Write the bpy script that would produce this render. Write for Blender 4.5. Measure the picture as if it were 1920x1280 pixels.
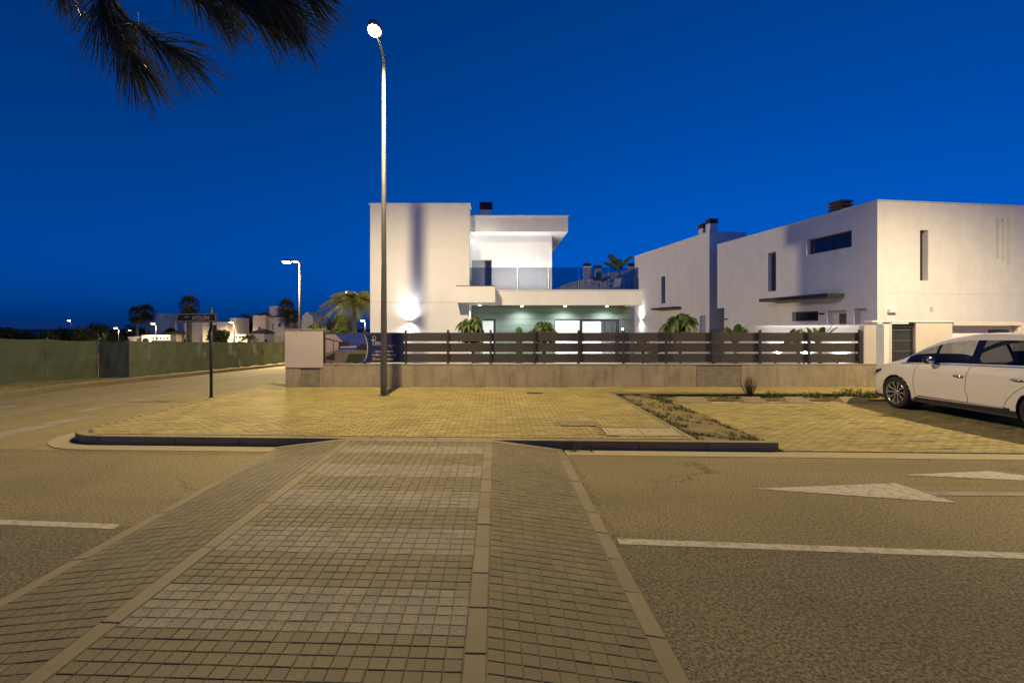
import bpy, math, random
import numpy as np
from mathutils import Vector, Matrix
R = math.radians
rnd = random.Random(7)
sc = bpy.context.scene
for o in list(bpy.data.objects): bpy.data.objects.remove(o)

# ------------------------------------------------------------------ camera, sky, exposure
F, PX, PY, H = 960.0, 930.0, 614.0, 1.8          # focal length / principal point measured in the 1920 px photograph, eye height
cd = bpy.data.cameras.new('camera'); cam = bpy.data.objects.new('camera', cd); sc.collection.objects.link(cam)
cd.sensor_width = 36; cd.lens = 18; cd.shift_x = (960-PX)/1920; cd.shift_y = -(640-PY)/1920
cd.clip_start = 0.05; cd.clip_end = 3000
cam.location = (0, 0, H); cam.rotation_euler = (R(90), 0, 0); sc.camera = cam

world = bpy.data.worlds.new('World'); sc.world = world; world.use_nodes = True
wn = world.node_tree; wn.nodes.clear()
sky = wn.nodes.new('ShaderNodeTexSky'); sky.sky_type = 'NISHITA'; sky.sun_disc = False
sky.sun_elevation = R(3.0); sky.sun_rotation = R(215); sky.air_density = 0.75; sky.dust_density = 0.0; sky.ozone_density = 10.0
sep = wn.nodes.new('ShaderNodeSeparateColor'); com = wn.nodes.new('ShaderNodeCombineColor')
for src_, dst_, k_ in ((0, 0, 0.35), (2, 1, 0.155), (2, 2, 0.86)):
    mm_ = wn.nodes.new('ShaderNodeMath'); mm_.operation = 'MULTIPLY'; mm_.inputs[1].default_value = k_
    wn.links.new(sep.outputs[src_], mm_.inputs[0]); wn.links.new(mm_.outputs[0], com.inputs[dst_])
bg = wn.nodes.new('ShaderNodeBackground'); bg.inputs[1].default_value = 0.105
wo = wn.nodes.new('ShaderNodeOutputWorld')
wn.links.new(sky.outputs[0], sep.inputs[0]); wn.links.new(com.outputs[0], bg.inputs[0]); wn.links.new(bg.outputs[0], wo.inputs[0])

sc.view_settings.view_transform = 'Standard'; sc.view_settings.look = 'None'
sc.view_settings.gamma = 1; sc.view_settings.use_curve_mapping = False; sc.view_settings.exposure = 1.1
sc.render.engine = 'CYCLES'
sc.cycles.use_denoising = True
sc.cycles.max_bounces = 7; sc.cycles.transparent_max_bounces = 12
sc.cycles.sample_clamp_indirect = 4; sc.cycles.caustics_reflective = False; sc.cycles.caustics_refractive = False

LAMP = 0.75
WARM = (1.0, 0.77, 0.42)        # street lighting
LED = (1.0, 0.97, 0.93)

# ------------------------------------------------------------------ measuring helpers
def at(px, py, Y): return Vector(((px-PX)/F*Y, Y, H-(py-PY)/F*Y))
def gx(px, Y): return (px-PX)/F*Y
def gz(py, Y): return H-(py-PY)/F*Y
def g(y): return 0.0 if y < 15 else (-0.03*(y-15) if y < 85 else -2.1)      # the land falls gently along the side street
SH = -0.045                                                            # the road runs slightly askew to the fence
def sy(x, y0): return y0+SH*x

# ------------------------------------------------------------------ materials
def nodes_of(m):
    m.use_nodes = True; nt = m.node_tree; nt.nodes.clear(); return nt
def mat(name, col, rough=0.7, var=0.12, scale=6.0, bump=0.0, bscale=40.0, metal=0.0, spec=0.5, island=0.0, obrand=0.0,
        stain=None, stain_scale=2.0, stain_amt=0.5, stretch=None, speck=0.0, speck_scale=200.0, coat=0.0, trans=0.0, crack=0.0, emis=None, estr=0.0):
    m = bpy.data.materials.new(name); nt = nodes_of(m); N = nt.nodes; L = nt.links
    out = N.new('ShaderNodeOutputMaterial'); b = N.new('ShaderNodeBsdfPrincipled')
    tc = N.new('ShaderNodeTexCoord'); src = tc.outputs['Object']
    if stretch:
        mp = N.new('ShaderNodeMapping'); mp.inputs['Scale'].default_value = stretch; L.new(src, mp.inputs[0]); ssrc = mp.outputs[0]
    else: ssrc = src
    def noise(s, d=5, r=0.6, vec=src):
        n = N.new('ShaderNodeTexNoise'); n.inputs['Scale'].default_value = s; n.inputs['Detail'].default_value = d
        n.inputs['Roughness'].default_value = r; L.new(vec, n.inputs['Vector']); return n
    def mixc(f, a, c, blend='MIX'):
        x = N.new('ShaderNodeMix'); x.data_type = 'RGBA'; x.blend_type = blend
        for s, v in ((x.inputs[0], f), (x.inputs[6], a), (x.inputs[7], c)):
            if isinstance(v, bpy.types.NodeSocket): L.new(v, s)
            elif isinstance(v, (int, float)): s.default_value = v
            else: s.default_value = (*v[:3], 1)
        return x.outputs[2]
    def ramp(sock, lo, hi, a=0.0, c=1.0):
        r = N.new('ShaderNodeMapRange'); r.inputs[1].default_value = lo; r.inputs[2].default_value = hi
        r.inputs[3].default_value = a; r.inputs[4].default_value = c; L.new(sock, r.inputs[0]); return r.outputs[0]
    c = tuple(col)
    dark = tuple(v*(1-var) for v in c); lite = tuple(min(1, v*(1+var)) for v in c)
    cs = mixc(ramp(noise(scale).outputs[0], .3, .7), dark, lite)
    if stain is not None:
        cs = mixc(ramp(noise(stain_scale, 6, .7, ssrc).outputs[0], .48, .72, 0, stain_amt), cs, stain)
    if crack:
        wv = N.new('ShaderNodeVectorMath'); wv.operation = 'MULTIPLY_ADD'; wv.inputs[1].default_value = (.5, .5, .5)
        nz = noise(2.5, 6, .7); L.new(nz.outputs['Color'], wv.inputs[0]); L.new(src, wv.inputs[2])
        vo = N.new('ShaderNodeTexVoronoi'); vo.feature = 'DISTANCE_TO_EDGE'; vo.inputs['Scale'].default_value = .42; L.new(wv.outputs[0], vo.inputs['Vector'])
        ln = ramp(vo.outputs['Distance'], .002, .007, 1, 0); gate = ramp(noise(.55, 2).outputs[0], .5, .58)
        mu = N.new('ShaderNodeMath'); mu.operation = 'MULTIPLY'; L.new(ln, mu.inputs[0]); L.new(gate, mu.inputs[1])
        m2 = N.new('ShaderNodeMath'); m2.operation = 'MULTIPLY'; m2.inputs[1].default_value = crack; L.new(mu.outputs[0], m2.inputs[0])
        cs = mixc(m2.outputs[0], cs, tuple(v*.25 for v in c))
        cs = mixc(ramp(noise(1.7, 3, .5).outputs[0], .66, .74, 0, .55), cs, tuple(v*.45 for v in c))
    if speck:
        kf = ramp(noise(speck_scale, 8, .85).outputs[0], .42, .58, .12, 1.9)
        sv = N.new('ShaderNodeVectorMath'); sv.operation = 'SCALE'; L.new(cs, sv.inputs[0]); L.new(kf, sv.inputs['Scale'])
        cs = mixc(speck, cs, sv.outputs[0])
    if island or obrand:
        if island: gi = N.new('ShaderNodeNewGeometry'); rs = gi.outputs['Random Per Island']; amt = island
        else: oi = N.new('ShaderNodeObjectInfo'); rs = oi.outputs['Random']; amt = obrand
        k = ramp(rs, 0, 1, 1-amt, 1+amt)
        vm = N.new('ShaderNodeVectorMath'); vm.operation = 'SCALE'; L.new(cs, vm.inputs[0]); L.new(k, vm.inputs['Scale']); cs = vm.outputs[0]
    L.new(cs, b.inputs['Base Color'])
    b.inputs['Roughness'].default_value = rough; b.inputs['Metallic'].default_value = metal
    b.inputs['Specular IOR Level'].default_value = spec
    if coat: b.inputs['Coat Weight'].default_value = coat; b.inputs['Coat Roughness'].default_value = .04
    if emis: b.inputs['Emission Color'].default_value = (*emis, 1); b.inputs['Emission Strength'].default_value = estr
    if bump:
        bp = N.new('ShaderNodeBump'); bp.inputs['Strength'].default_value = bump; bp.inputs['Distance'].default_value = .02
        L.new(noise(bscale, 4, .65).outputs[0], bp.inputs['Height']); L.new(bp.outputs[0], b.inputs['Normal'])
    sh = b.outputs[0]
    if trans:
        t = N.new('ShaderNodeBsdfTranslucent'); L.new(cs, t.inputs[0]); mx = N.new('ShaderNodeMixShader'); mx.inputs[0].default_value = trans
        L.new(sh, mx.inputs[1]); L.new(t.outputs[0], mx.inputs[2]); sh = mx.outputs[0]
    L.new(sh, out.inputs[0]); return m
def glass(name, tintc=(.8, .85, .88), refl=0.05):
    m = bpy.data.materials.new(name); nt = nodes_of(m); N = nt.nodes; L = nt.links
    out = N.new('ShaderNodeOutputMaterial'); t = N.new('ShaderNodeBsdfTransparent'); t.inputs[0].default_value = (*tintc, 1)
    gl = N.new('ShaderNodeBsdfGlossy'); gl.inputs['Roughness'].default_value = .02; gl.inputs['Color'].default_value = (1, 1, 1, 1)
    lw = N.new('ShaderNodeLayerWeight'); pw = N.new('ShaderNodeMath'); pw.operation = 'POWER'; pw.inputs[1].default_value = 4.5; L.new(lw.outputs['Facing'], pw.inputs[0])
    ml = N.new('ShaderNodeMath'); ml.operation = 'MULTIPLY_ADD'; ml.inputs[1].default_value = .9; ml.inputs[2].default_value = refl; L.new(pw.outputs[0], ml.inputs[0]); lw = ml
    mx = N.new('ShaderNodeMixShader'); L.new(lw.outputs[0], mx.inputs[0]); L.new(t.outputs[0], mx.inputs[1]); L.new(gl.outputs[0], mx.inputs[2])
    L.new(mx.outputs[0], out.inputs[0]); return m
def emit(name, col, s):
    m = bpy.data.materials.new(name); nt = nodes_of(m); N = nt.nodes
    out = N.new('ShaderNodeOutputMaterial'); e = N.new('ShaderNodeEmission'); e.inputs[0].default_value = (*col, 1); e.inputs[1].default_value = s
    nt.links.new(e.outputs[0], out.inputs[0]); return m

M = {}
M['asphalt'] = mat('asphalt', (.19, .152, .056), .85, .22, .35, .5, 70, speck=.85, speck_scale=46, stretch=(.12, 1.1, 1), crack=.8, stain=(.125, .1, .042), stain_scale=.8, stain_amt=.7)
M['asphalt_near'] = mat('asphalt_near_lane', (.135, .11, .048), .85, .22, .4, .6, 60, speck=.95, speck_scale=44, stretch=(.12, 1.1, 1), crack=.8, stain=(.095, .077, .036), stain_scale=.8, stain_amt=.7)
M['asphalt_light'] = mat('asphalt_light', (.23, .185, .066), .85, .15, .8, .4, 120, speck=.5, speck_scale=60, stain=(.32, .26, .10), stain_scale=.35, stain_amt=.5, stretch=(1, .25, 1))
M['soil'] = mat('soil', (.19, .148, .058), .95, .3, 3, .6, 30)
M['bed'] = mat('bedding_sand', (.15, .117, .05), .95, .25, 8, .3, 120)
M['joint'] = mat('joint_sand', (.22, .18, .095), .95, .3, 8, .3, 120)
M['paver'] = mat('paver', (.315, .252, .078), .8, .14, 1.2, .25, 120, island=.16, stain=(.2, .152, .042), stain_scale=.9, stain_amt=.75, speck=.2, speck_scale=160)
M['paver_bay'] = mat('paver_bay', (.325, .262, .082), .8, .14, 1.0, .25, 120, island=.2, stain=(.24, .185, .05), stain_scale=.7, stain_amt=.7, speck=.2, speck_scale=160)
M['paver_dark'] = mat('paver_dark', (.13, .11, .075), .8, .15, 2, .25, 120, island=.15)
M['xpaver'] = mat('crossing_paver', (.16, .13, .052), .75, .16, 4, .35, 90, island=.09, stain=(.125, .102, .055), stain_scale=2.2, stain_amt=.6, speck=.15, speck_scale=160)
M['xpaver_o'] = mat('crossing_paver_single', (.16, .13, .052), .75, .16, 4, .35, 90, obrand=.09, stain=(.125, .102, .055), stain_scale=9, stain_amt=.6, speck=.15, speck_scale=160)
M['xwhite'] = mat('white_paver', (.295, .255, .155), .8, .14, 5, .6, 220, island=.1, speck=.75, speck_scale=140)
M['xwhite_o'] = mat('white_paver_single', (.295, .255, .155), .8, .14, 5, .6, 220, obrand=.1, speck=.75, speck_scale=140)
M['kerb'] = mat('kerb_concrete', (.225, .182, .088), .8, .15, 3, .3, 80, obrand=.1, stain=(.15, .125, .07), stain_scale=3, stain_amt=.6)
M['gutter'] = mat('gutter_concrete', (.35, .29, .145), .85, .15, 2, .3, 80, stain=(.22, .18, .09), stain_scale=2, stain_amt=.5)
M['paint'] = mat('road_paint', (.42, .375, .26), .7, .1, 20, .3, 120, stain=(.14, .115, .062), stain_scale=13, stain_amt=1.0, speck=.25, speck_scale=120)
M['paint_worn'] = mat('road_paint_worn', (.30, .26, .16), .8, .15, 6, .3, 120, stain=(.15, .13, .095), stain_scale=3, stain_amt=.95, speck=.3, speck_scale=120)
M['concrete'] = mat('concrete', (.36, .30, .19), .85, .14, 1.5, .3, 60, stain=(.16, .125, .07), stain_scale=2.2, stain_amt=.75, stretch=(2.2, 2.2, .55), obrand=.06)
M['concrete_dark'] = mat('concrete_patch', (.265, .225, .155), .85, .2, 6, .4, 40, stain=(.14, .115, .075), stain_scale=4, stain_amt=.8, stretch=(.8, 1, 4))
M['concrete_cap'] = mat('concrete_cap', (.42, .37, .27), .85, .1, 3, .2, 60)
M['render'] = mat('white_render', (.84, .825, .81), .8, .035, 1.2, .22, 22, stain=(.74, .72, .70), stain_scale=1.6, stain_amt=.45, stretch=(1.3, 1.3, .22))
M['render2'] = mat('white_render_grainy', (.85, .835, .82), .85, .05, 2.2, .35, 16, stain=(.72, .70, .69), stain_scale=1.5, stain_amt=.5, stretch=(1.2, 1.2, .2))
M['white'] = mat('white_paint', (.8, .79, .77), .5, .03, 3)
M['offwhite'] = mat('offwhite_render', (.62, .58, .52), .85, .05, 2, .2, 30)
M['pillar'] = mat('pillar_render', (.52, .46, .41), .85, .05, 2, .2, 40, stain=(.6, .53, .46), stain_scale=1.3, stain_amt=.7)
M['slat'] = mat('slat_aluminium', (.060, .052, .044), .55, .08, 6, .05, 60, obrand=.07)
M['post'] = mat('post_aluminium', (.04, .035, .031), .5, .08, 6)
M['anthracite'] = mat('anthracite', (.035, .037, .042), .4, .06, 5)
M['clad'] = mat('green_grey_cladding', (.19, .27, .225), .6, .06, 4, .1, 60, obrand=.05)
M['slate'] = mat('slate_grey', (.13, .15, .165), .5, .06, 4)
M['greydoor'] = mat('grey_door', (.36, .39, .41), .5, .04, 3)
M['galv'] = mat('galvanised_steel', (.13, .118, .10), .5, .15, 5, .08, 60, metal=.15, stain=(.12, .105, .09), stain_scale=4, stain_amt=.5)
M['lampgrey'] = mat('lamp_housing', (.25, .24, .22), .4, .06, 5, metal=.4)
M['black'] = mat('black_paint', (.018, .018, .022), .55, .1, 10)
M['signface'] = mat('sign_face', (.016, .012, .018), .65, .1, 10)
M['signink'] = mat('sign_ink', (.55, .5, .42), .5, .05, 10)
M['mesh'] = mat('green_shade_mesh', (.14, .168, .085), .9, .14, 1.3, .4, 160, obrand=.2, stain=(.10, .12, .065), stain_scale=1.2, stain_amt=.5, speck=.2, speck_scale=90, trans=.15)
M['meshdark'] = mat('dark_shade_mesh', (.05, .062, .055), .9, .15, 1.3, .4, 160, speck=.2, speck_scale=90)
M['leaf'] = mat('leaf', (.085, .125, .024), .5, .3, 6, trans=.25, obrand=.2)
M['leaf_banana'] = mat('banana_leaf', (.12, .18, .045), .45, .25, 4, trans=.3, obrand=.15)
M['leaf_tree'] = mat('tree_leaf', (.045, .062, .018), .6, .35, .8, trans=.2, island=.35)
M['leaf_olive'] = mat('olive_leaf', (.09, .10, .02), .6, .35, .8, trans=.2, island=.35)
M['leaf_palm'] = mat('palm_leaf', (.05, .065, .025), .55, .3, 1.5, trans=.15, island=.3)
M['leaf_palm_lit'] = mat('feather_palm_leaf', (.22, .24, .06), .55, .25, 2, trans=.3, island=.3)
M['bark'] = mat('bark', (.11, .085, .06), .9, .3, 8, .6, 20)
M['palmtrunk'] = mat('palm_trunk', (.14, .115, .085), .9, .3, 9, .6, 20)
M['needle'] = mat('pine_needle', (.06, .06, .024), .45, .35, 3, island=.45, trans=.25)
M['grass'] = mat('grass', (.075, .085, .025), .8, .4, 4, trans=.2, island=.35)
M['drygrass'] = mat('dry_grass', (.16, .135, .06), .85, .4, 4, island=.35)
M['lawn'] = mat('garden_ground', (.25, .25, .2), .9, .25, 3)
M['tile'] = mat('terrace_floor', (.42, .41, .39), .6, .06, 2)
M['rooftile'] = mat('clay_roof', (.16, .085, .055), .8, .25, 6, .4, 25)
M['farwhite'] = mat('far_render', (.66, .6, .54), .85, .06, .8)
M['farshade'] = mat('far_window', (.03, .032, .04), .25, .1, 2)
M['brownlouvre'] = mat('louvre_concrete', (.09, .07, .06), .8, .2, 6)
M['wood'] = mat('wood_door', (.2, .125, .06), .55, .25, 6, stretch=(8, 8, 1), stain=(.12, .07, .035), stain_scale=2)
M['carpaint'] = mat('pearl_paint', (.76, .71, .62), .2, .015, 3, coat=1.0)
M['carblack'] = mat('gloss_black', (.008, .009, .014), .12, .05, 10, coat=.6)
M['carclad'] = mat('black_plastic', (.028, .026, .024), .6, .15, 20)
M['rubber'] = mat('rubber', (.018, .017, .016), .75, .2, 12)
M['chrome'] = mat('chrome', (.62, .61, .6), .18, .03, 10, metal=1)
M['alloy'] = mat('alloy', (.55, .53, .5), .25, .04, 10, metal=.85)
M['seat'] = mat('seat_leather', (.12, .115, .105), .55, .1, 8)
M['satin'] = mat('satin_trim', (.5, .49, .46), .35, .03, 10, metal=.3)
M['carglass'] = glass('car_glass', (.55, .57, .58), .05)
M['darkglass'] = glass('privacy_glass', (.2, .2, .22), .05)
M['winglass'] = glass('window_glass', (.88, .93, .93), .04)
M['railglass'] = glass('railing_glass', (.60, .62, .65), .06)
M['blackglass'] = mat('dark_pane', (.02, .022, .028), .06, .1, 3, coat=.6)
M['lens_w'] = emit('lamp_lens_warm', (1, .86, .6), 120)
M['lens_far'] = emit('lamp_lens_far', (1, .72, .36), 22)
M['lens_led'] = emit('lamp_lens_led', (1, .98, .95), 40)
M['navy'] = mat('banner_navy', (.012, .022, .085), .5, .08, 4, trans=.15)
M['b_sky'] = mat('banner_sky', (.03, .05, .26), .5, .25, 3)
M['b_wall'] = mat('banner_wall', (.32, .26, .25), .5, .12, 5)
M['b_dark'] = mat('banner_dark', (.02, .017, .02), .5, .2, 5)
M['b_floor'] = mat('banner_floor', (.15, .12, .09), .5, .15, 5)
M['b_lawn'] = mat('banner_lawn', (.025, .035, .015), .5, .2, 8)
M['b_pool'] = mat('banner_pool', (.10, .13, .3), .5, .2, 5)
M['b_cream'] = mat('banner_cream', (.5, .42, .28), .5, .05, 5)
M['b_gold'] = mat('banner_gold', (.55, .33, .06), .5, .05, 5)
M['b_white'] = mat('banner_white', (.5, .5, .52), .5, .03, 5)
M['b_grey'] = mat('banner_grey', (.22, .22, .28), .5, .03, 5)

# ------------------------------------------------------------------ mesh helpers
XF = {}
class MB:
    def __init__(s): s.v = []; s.f = []
    def add(s, vs, fs):
        n = len(s.v); s.v += [tuple(p) for p in vs]; s.f += [tuple(i+n for i in f) for f in fs]; return s
    def box(s, x0, x1, y0, y1, z0, z1):
        return s.add([(x0,y0,z0),(x1,y0,z0),(x1,y1,z0),(x0,y1,z0),(x0,y0,z1),(x1,y0,z1),(x1,y1,z1),(x0,y1,z1)],
                     [(0,3,2,1),(4,5,6,7),(0,1,5,4),(1,2,6,5),(2,3,7,6),(3,0,4,7)])
    def prism(s, pts, d):                       # polygon (list of 3D points) extruded by vector d
        n = len(pts); d = Vector(d); P = [Vector(p) for p in pts]
        return s.add(P+[p+d for p in P], [tuple(range(n))[::-1], tuple(range(n, 2*n))]+[(i, (i+1) % n, n+(i+1) % n, n+i) for i in range(n)])
    def poly(s, pts): return s.add(pts, [tuple(range(len(pts)))])
    def tube(s, path, rad, n=10, cap=True):
        path = [Vector(p) for p in path]; m = len(path)
        if not isinstance(rad, (list, tuple)): rad = [rad]*m
        up = None; vs = []; fs = []
        for i, p in enumerate(path):
            t = (path[min(i+1, m-1)]-path[max(i-1, 0)]).normalized()
            if up is None: up = t.orthogonal().normalized()
            else: up = (up-t*up.dot(t)).normalized()
            b = t.cross(up)
            for k in range(n):
                a = 2*math.pi*k/n; vs.append(p+(up*math.cos(a)+b*math.sin(a))*rad[i])
        for i in range(m-1):
            for k in range(n): fs.append((i*n+k, i*n+(k+1) % n, (i+1)*n+(k+1) % n, (i+1)*n+k))
        if cap: fs += [tuple(range(n))[::-1], tuple(range((m-1)*n, m*n))]
        return s.add(vs, fs)
    def ball(s, c, r, nu=10, nv=7):
        c = Vector(c); r = Vector(r) if not isinstance(r, (int, float)) else Vector((r, r, r)); vs = []; fs = []
        for j in range(nv+1):
            t = math.pi*j/nv
            for k in range(nu):
                a = 2*math.pi*k/nu; vs.append((c.x+r.x*math.sin(t)*math.cos(a), c.y+r.y*math.sin(t)*math.sin(a), c.z+r.z*math.cos(t)))
        for j in range(nv):
            for k in range(nu): fs.append((j*nu+k, (j+1)*nu+k, (j+1)*nu+(k+1) % nu, j*nu+(k+1) % nu))
        return s.add(vs, fs)
    def build(s, name, m, parent=None, world=False, smooth=False, bevel=0.0, seg=2):
        me = bpy.data.meshes.new(name); vs = s.v
        if world and parent is not None:
            inv = XF[parent.name].inverted(); vs = [tuple(inv @ Vector(p)) for p in vs]
        me.from_pydata(vs, [], s.f); me.update()
        mm = M[m] if isinstance(m, str) else m
        me.materials.append(mm)
        o = bpy.data.objects.new(name, me); sc.collection.objects.link(o)
        if parent is not None: o.parent = parent; XF[o.name] = XF[parent.name]
        else: XF[o.name] = Matrix.Identity(4)
        if smooth: me.polygons.foreach_set('use_smooth', [True]*len(me.polygons))
        if bevel:
            b = o.modifiers.new('bevel', 'BEVEL'); b.width = bevel; b.segments = seg; b.limit_method = 'ANGLE'; b.angle_limit = R(40)
        return o
def tag(o, label=None, cat=None, group=None, kind=None):
    if label: o['label'] = label
    if cat: o['category'] = cat
    if group: o['group'] = group
    if kind: o['kind'] = kind
    return o
def thing(name, label, cat, loc=(0, 0, 0), rz=0.0, group=None):
    o = bpy.data.objects.new(name, None); o.empty_display_size = .2; sc.collection.objects.link(o)
    o.location = loc; o.rotation_euler = (0, 0, rz)
    XF[o.name] = Matrix.Translation(Vector(loc)) @ Matrix.Rotation(rz, 4, 'Z')
    return tag(o, label, cat, group)
def box(name, m, parent, x0, x1, y0, y1, z0, z1, bevel=0.0, world=False):
    return MB().box(x0, x1, y0, y1, z0, z1).build(name, m, parent, world, bevel=bevel)
def slab(mb, us, vs, holes, f, t0, t1):
    """wall panel with openings: us/vs grid extents, holes [(u0,u1,v0,v1)], f(u,v,t)->point"""
    U = sorted(set([us[0], us[1]]+[min(max(h[k], us[0]), us[1]) for h in holes for k in (0, 1)])); V = sorted(set([vs[0], vs[1]]+[min(max(h[k], vs[0]), vs[1]) for h in holes for k in (2, 3)]))
    nu, nv = len(U)-1, len(V)-1
    def solid(i, j):
        if i < 0 or j < 0 or i >= nu or j >= nv: return False
        cu, cv = (U[i]+U[i+1])/2, (V[j]+V[j+1])/2
        return not any(h[0] < cu < h[1] and h[2] < cv < h[3] for h in holes)
    for i in range(nu):
        for j in range(nv):
            if not solid(i, j): continue
            a, b, c, d = U[i], U[i+1], V[j], V[j+1]
            q = lambda t: [f(a, c, t), f(b, c, t), f(b, d, t), f(a, d, t)]
            mb.poly(q(t0)); mb.poly(q(t1)[::-1])
            for di, dj, e in ((-1, 0, (a, c, a, d)), (1, 0, (b, c, b, d)), (0, -1, (a, c, b, c)), (0, 1, (a, d, b, d))):
                if not solid(i+di, j+dj): mb.poly([f(e[0], e[1], t0), f(e[2], e[3], t0), f(e[2], e[3], t1), f(e[0], e[1], t1)])
    return mb
def text(name, body, size, m, parent, loc, squeeze=1.0, depth=.001, bold=0.0, shear=0.0):
    cu = bpy.data.curves.new(name, 'FONT'); cu.body = body; cu.size = size; cu.extrude = depth; cu.offset = bold; cu.shear = shear; cu.resolution_u = 3
    t = bpy.data.objects.new(name, cu); sc.collection.objects.link(t)
    dg = bpy.context.evaluated_depsgraph_get(); me = bpy.data.meshes.new_from_object(t.evaluated_get(dg)); bpy.data.objects.remove(t)
    me.transform(Matrix.Diagonal((squeeze, 1, 1, 1))); me.transform(Matrix.Rotation(R(90), 4, 'X'))
    me.transform(Matrix.Translation(Vector(loc)))
    me.materials.clear(); me.materials.append(M[m]); o = bpy.data.objects.new(name, me); sc.collection.objects.link(o); o.parent = parent
    XF[o.name] = XF[parent.name]; return o
def light(name, kind, parent, p, power, col, size=.05, spot=None, blend=.6, aim=None):
    l = bpy.data.lights.new(name, kind); l.energy = power; l.color = col
    if kind == 'AREA': l.size = size
    else: l.shadow_soft_size = size
    if spot: l.spot_size = R(spot); l.spot_blend = blend
    o = bpy.data.objects.new(name, l); sc.collection.objects.link(o); o.parent = parent; o.location = p
    if aim is not None: o.rotation_euler = Vector(aim).to_track_quat('-Z', 'Y').to_euler()
    return o

# ------------------------------------------------------------------ ground, roads, pavements
mb = MB(); ys = [-400, -40, 0, 15, 30, 50, 70, 85, 150, 400, 1500]
for a, b in zip(ys[:-1], ys[1:]): mb.poly([(-1200, a, g(a)-.06), (1200, a, g(a)-.06), (1200, b, g(b)-.06), (-1200, b, g(b)-.06)])
tag(mb.build('ground', 'soil'), 'bare sandy ground under the streets and houses', 'ground', kind='structure')

mb = MB()
mb.poly([(-120, sy(-120, 1.35), 0), (120, sy(120, 1.35), 0), (120, sy(120, 7.27), 0), (-120, sy(-120, 7.27), 0)])
road = tag(mb.build('road', 'asphalt'), 'grey brown asphalt road crossing the foreground', 'road', kind='structure')
mb = MB(); ys = [sy(-10, 7.27), 15, 20, 30, 40, 60, 85]
for k, (a, b) in enumerate(zip(ys[:-1], ys[1:])):
    yl = (sy(-12.4, 7.272), sy(-6.95, 7.272)) if k == 0 else (a, a)
    if k == 0: mb.poly([(-6.95, sy(-6.95, 7.0), -.003), (-4.8, sy(-4.8, 7.0), -.003), (-4.8, 9.4, -.003), (-6.95, 9.4, -.003)])
    mb.poly([(-12.4, yl[0], g(a)+.001), (-6.95, yl[1], g(a)+.001), (-6.95, b, g(b)+.001), (-12.4, b, g(b)+.001)])
side = tag(mb.build('side_road', 'asphalt_light'), 'side street running back along the garden wall', 'road', kind='structure')

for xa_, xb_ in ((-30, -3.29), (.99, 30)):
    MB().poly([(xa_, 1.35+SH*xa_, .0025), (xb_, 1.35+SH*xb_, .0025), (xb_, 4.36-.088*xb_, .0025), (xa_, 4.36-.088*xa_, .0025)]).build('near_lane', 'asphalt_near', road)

# painted markings, each its own sheet on the road
def marking(pts, m, parent, name='road_marking', z=.005, yoff=0):
    return MB().poly([(x, y, z+g(y)) for x, y in pts]).build(name, m, parent)
def line_on(x0, x1, y0, k, w): return [(x0, y0+k*x0-w/2), (x1, y0+k*x1-w/2), (x1, y0+k*x1+w/2), (x0, y0+k*x0+w/2)]
marking(line_on(1.03, 9.0, 4.40, -.088, .115), 'paint', road)
marking(line_on(-9.0, -3.42, 4.30, -.095, .11), 'paint', road)
marking([(2.86, 5.72), (4.73, 5.25), (4.62, 5.92)], 'paint', road)
marking([(4.94, 6.25), (6.75, 5.93), (6.2, 6.42)], 'paint', road)
marking([(4.70, 5.49), (11, 5.30), (11, 5.42), (4.69, 5.62)], 'paint_worn', road)
for a, b in ((9.5, 15), (15, 30), (30, 60)):
    marking([(-10.06, a), (-9.94, a), (-9.94, b), (-10.06, b)], 'paint_worn', side)
    marking([(-12.1, a), (-11.98, a), (-11.98, b), (-12.1, b)], 'paint_worn', side)
for x, y, w, l in ((-8.3, 9.2, .5, 2.6), (-11.2, 10.4, .7, 3.2), (-8.9, 12.8, .25, 4.0)):
    marking([(x-w/2, y-l/2), (x+w/2, y-l/2+.2), (x+w/2*.8, y+l/2), (x-w/2*.6, y+l/2-.3)], 'paint_worn', side, 'worn_patch')

# pavement outline: corner arc, kerb line, wall foot
ZP = .13; KY = 7.60
def arc(cx, cy, r, a0, a1, n): return [(cx+r*math.cos(R(a0+(a1-a0)*i/n)), cy+r*math.sin(R(a0+(a1-a0)*i/n))) for i in range(n+1)]
AC = (-6.1, 8.675)
def slope_sheet(mb, pts, z):
    mb.poly([(x, y, z) for x, y in pts])
mb = MB()
slope_sheet(mb, [(-6.1, sy(-6.1, KY)), (3.0, sy(3.0, KY)), (3.0, 12.95), (20, 12.95), (20, 14.6), (-6.9, 14.6), (-6.9, 8.675)]+arc(*AC, .8, 180, 270, 10)[1:-1], ZP-.008)
for a, b in ((14.6, 20), (20, 35), (35, 60)): mb.poly([(-6.9, a, g(a)+ZP-.016), (-5.95, a, g(a)+ZP-.016), (-5.95, b, g(b)+ZP-.016), (-6.9, b, g(b)+ZP-.016)])
pave = tag(mb.build('pavement', 'bed'), 'yellowish paved pavement at the street corner', 'pavement', kind='structure')

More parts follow.
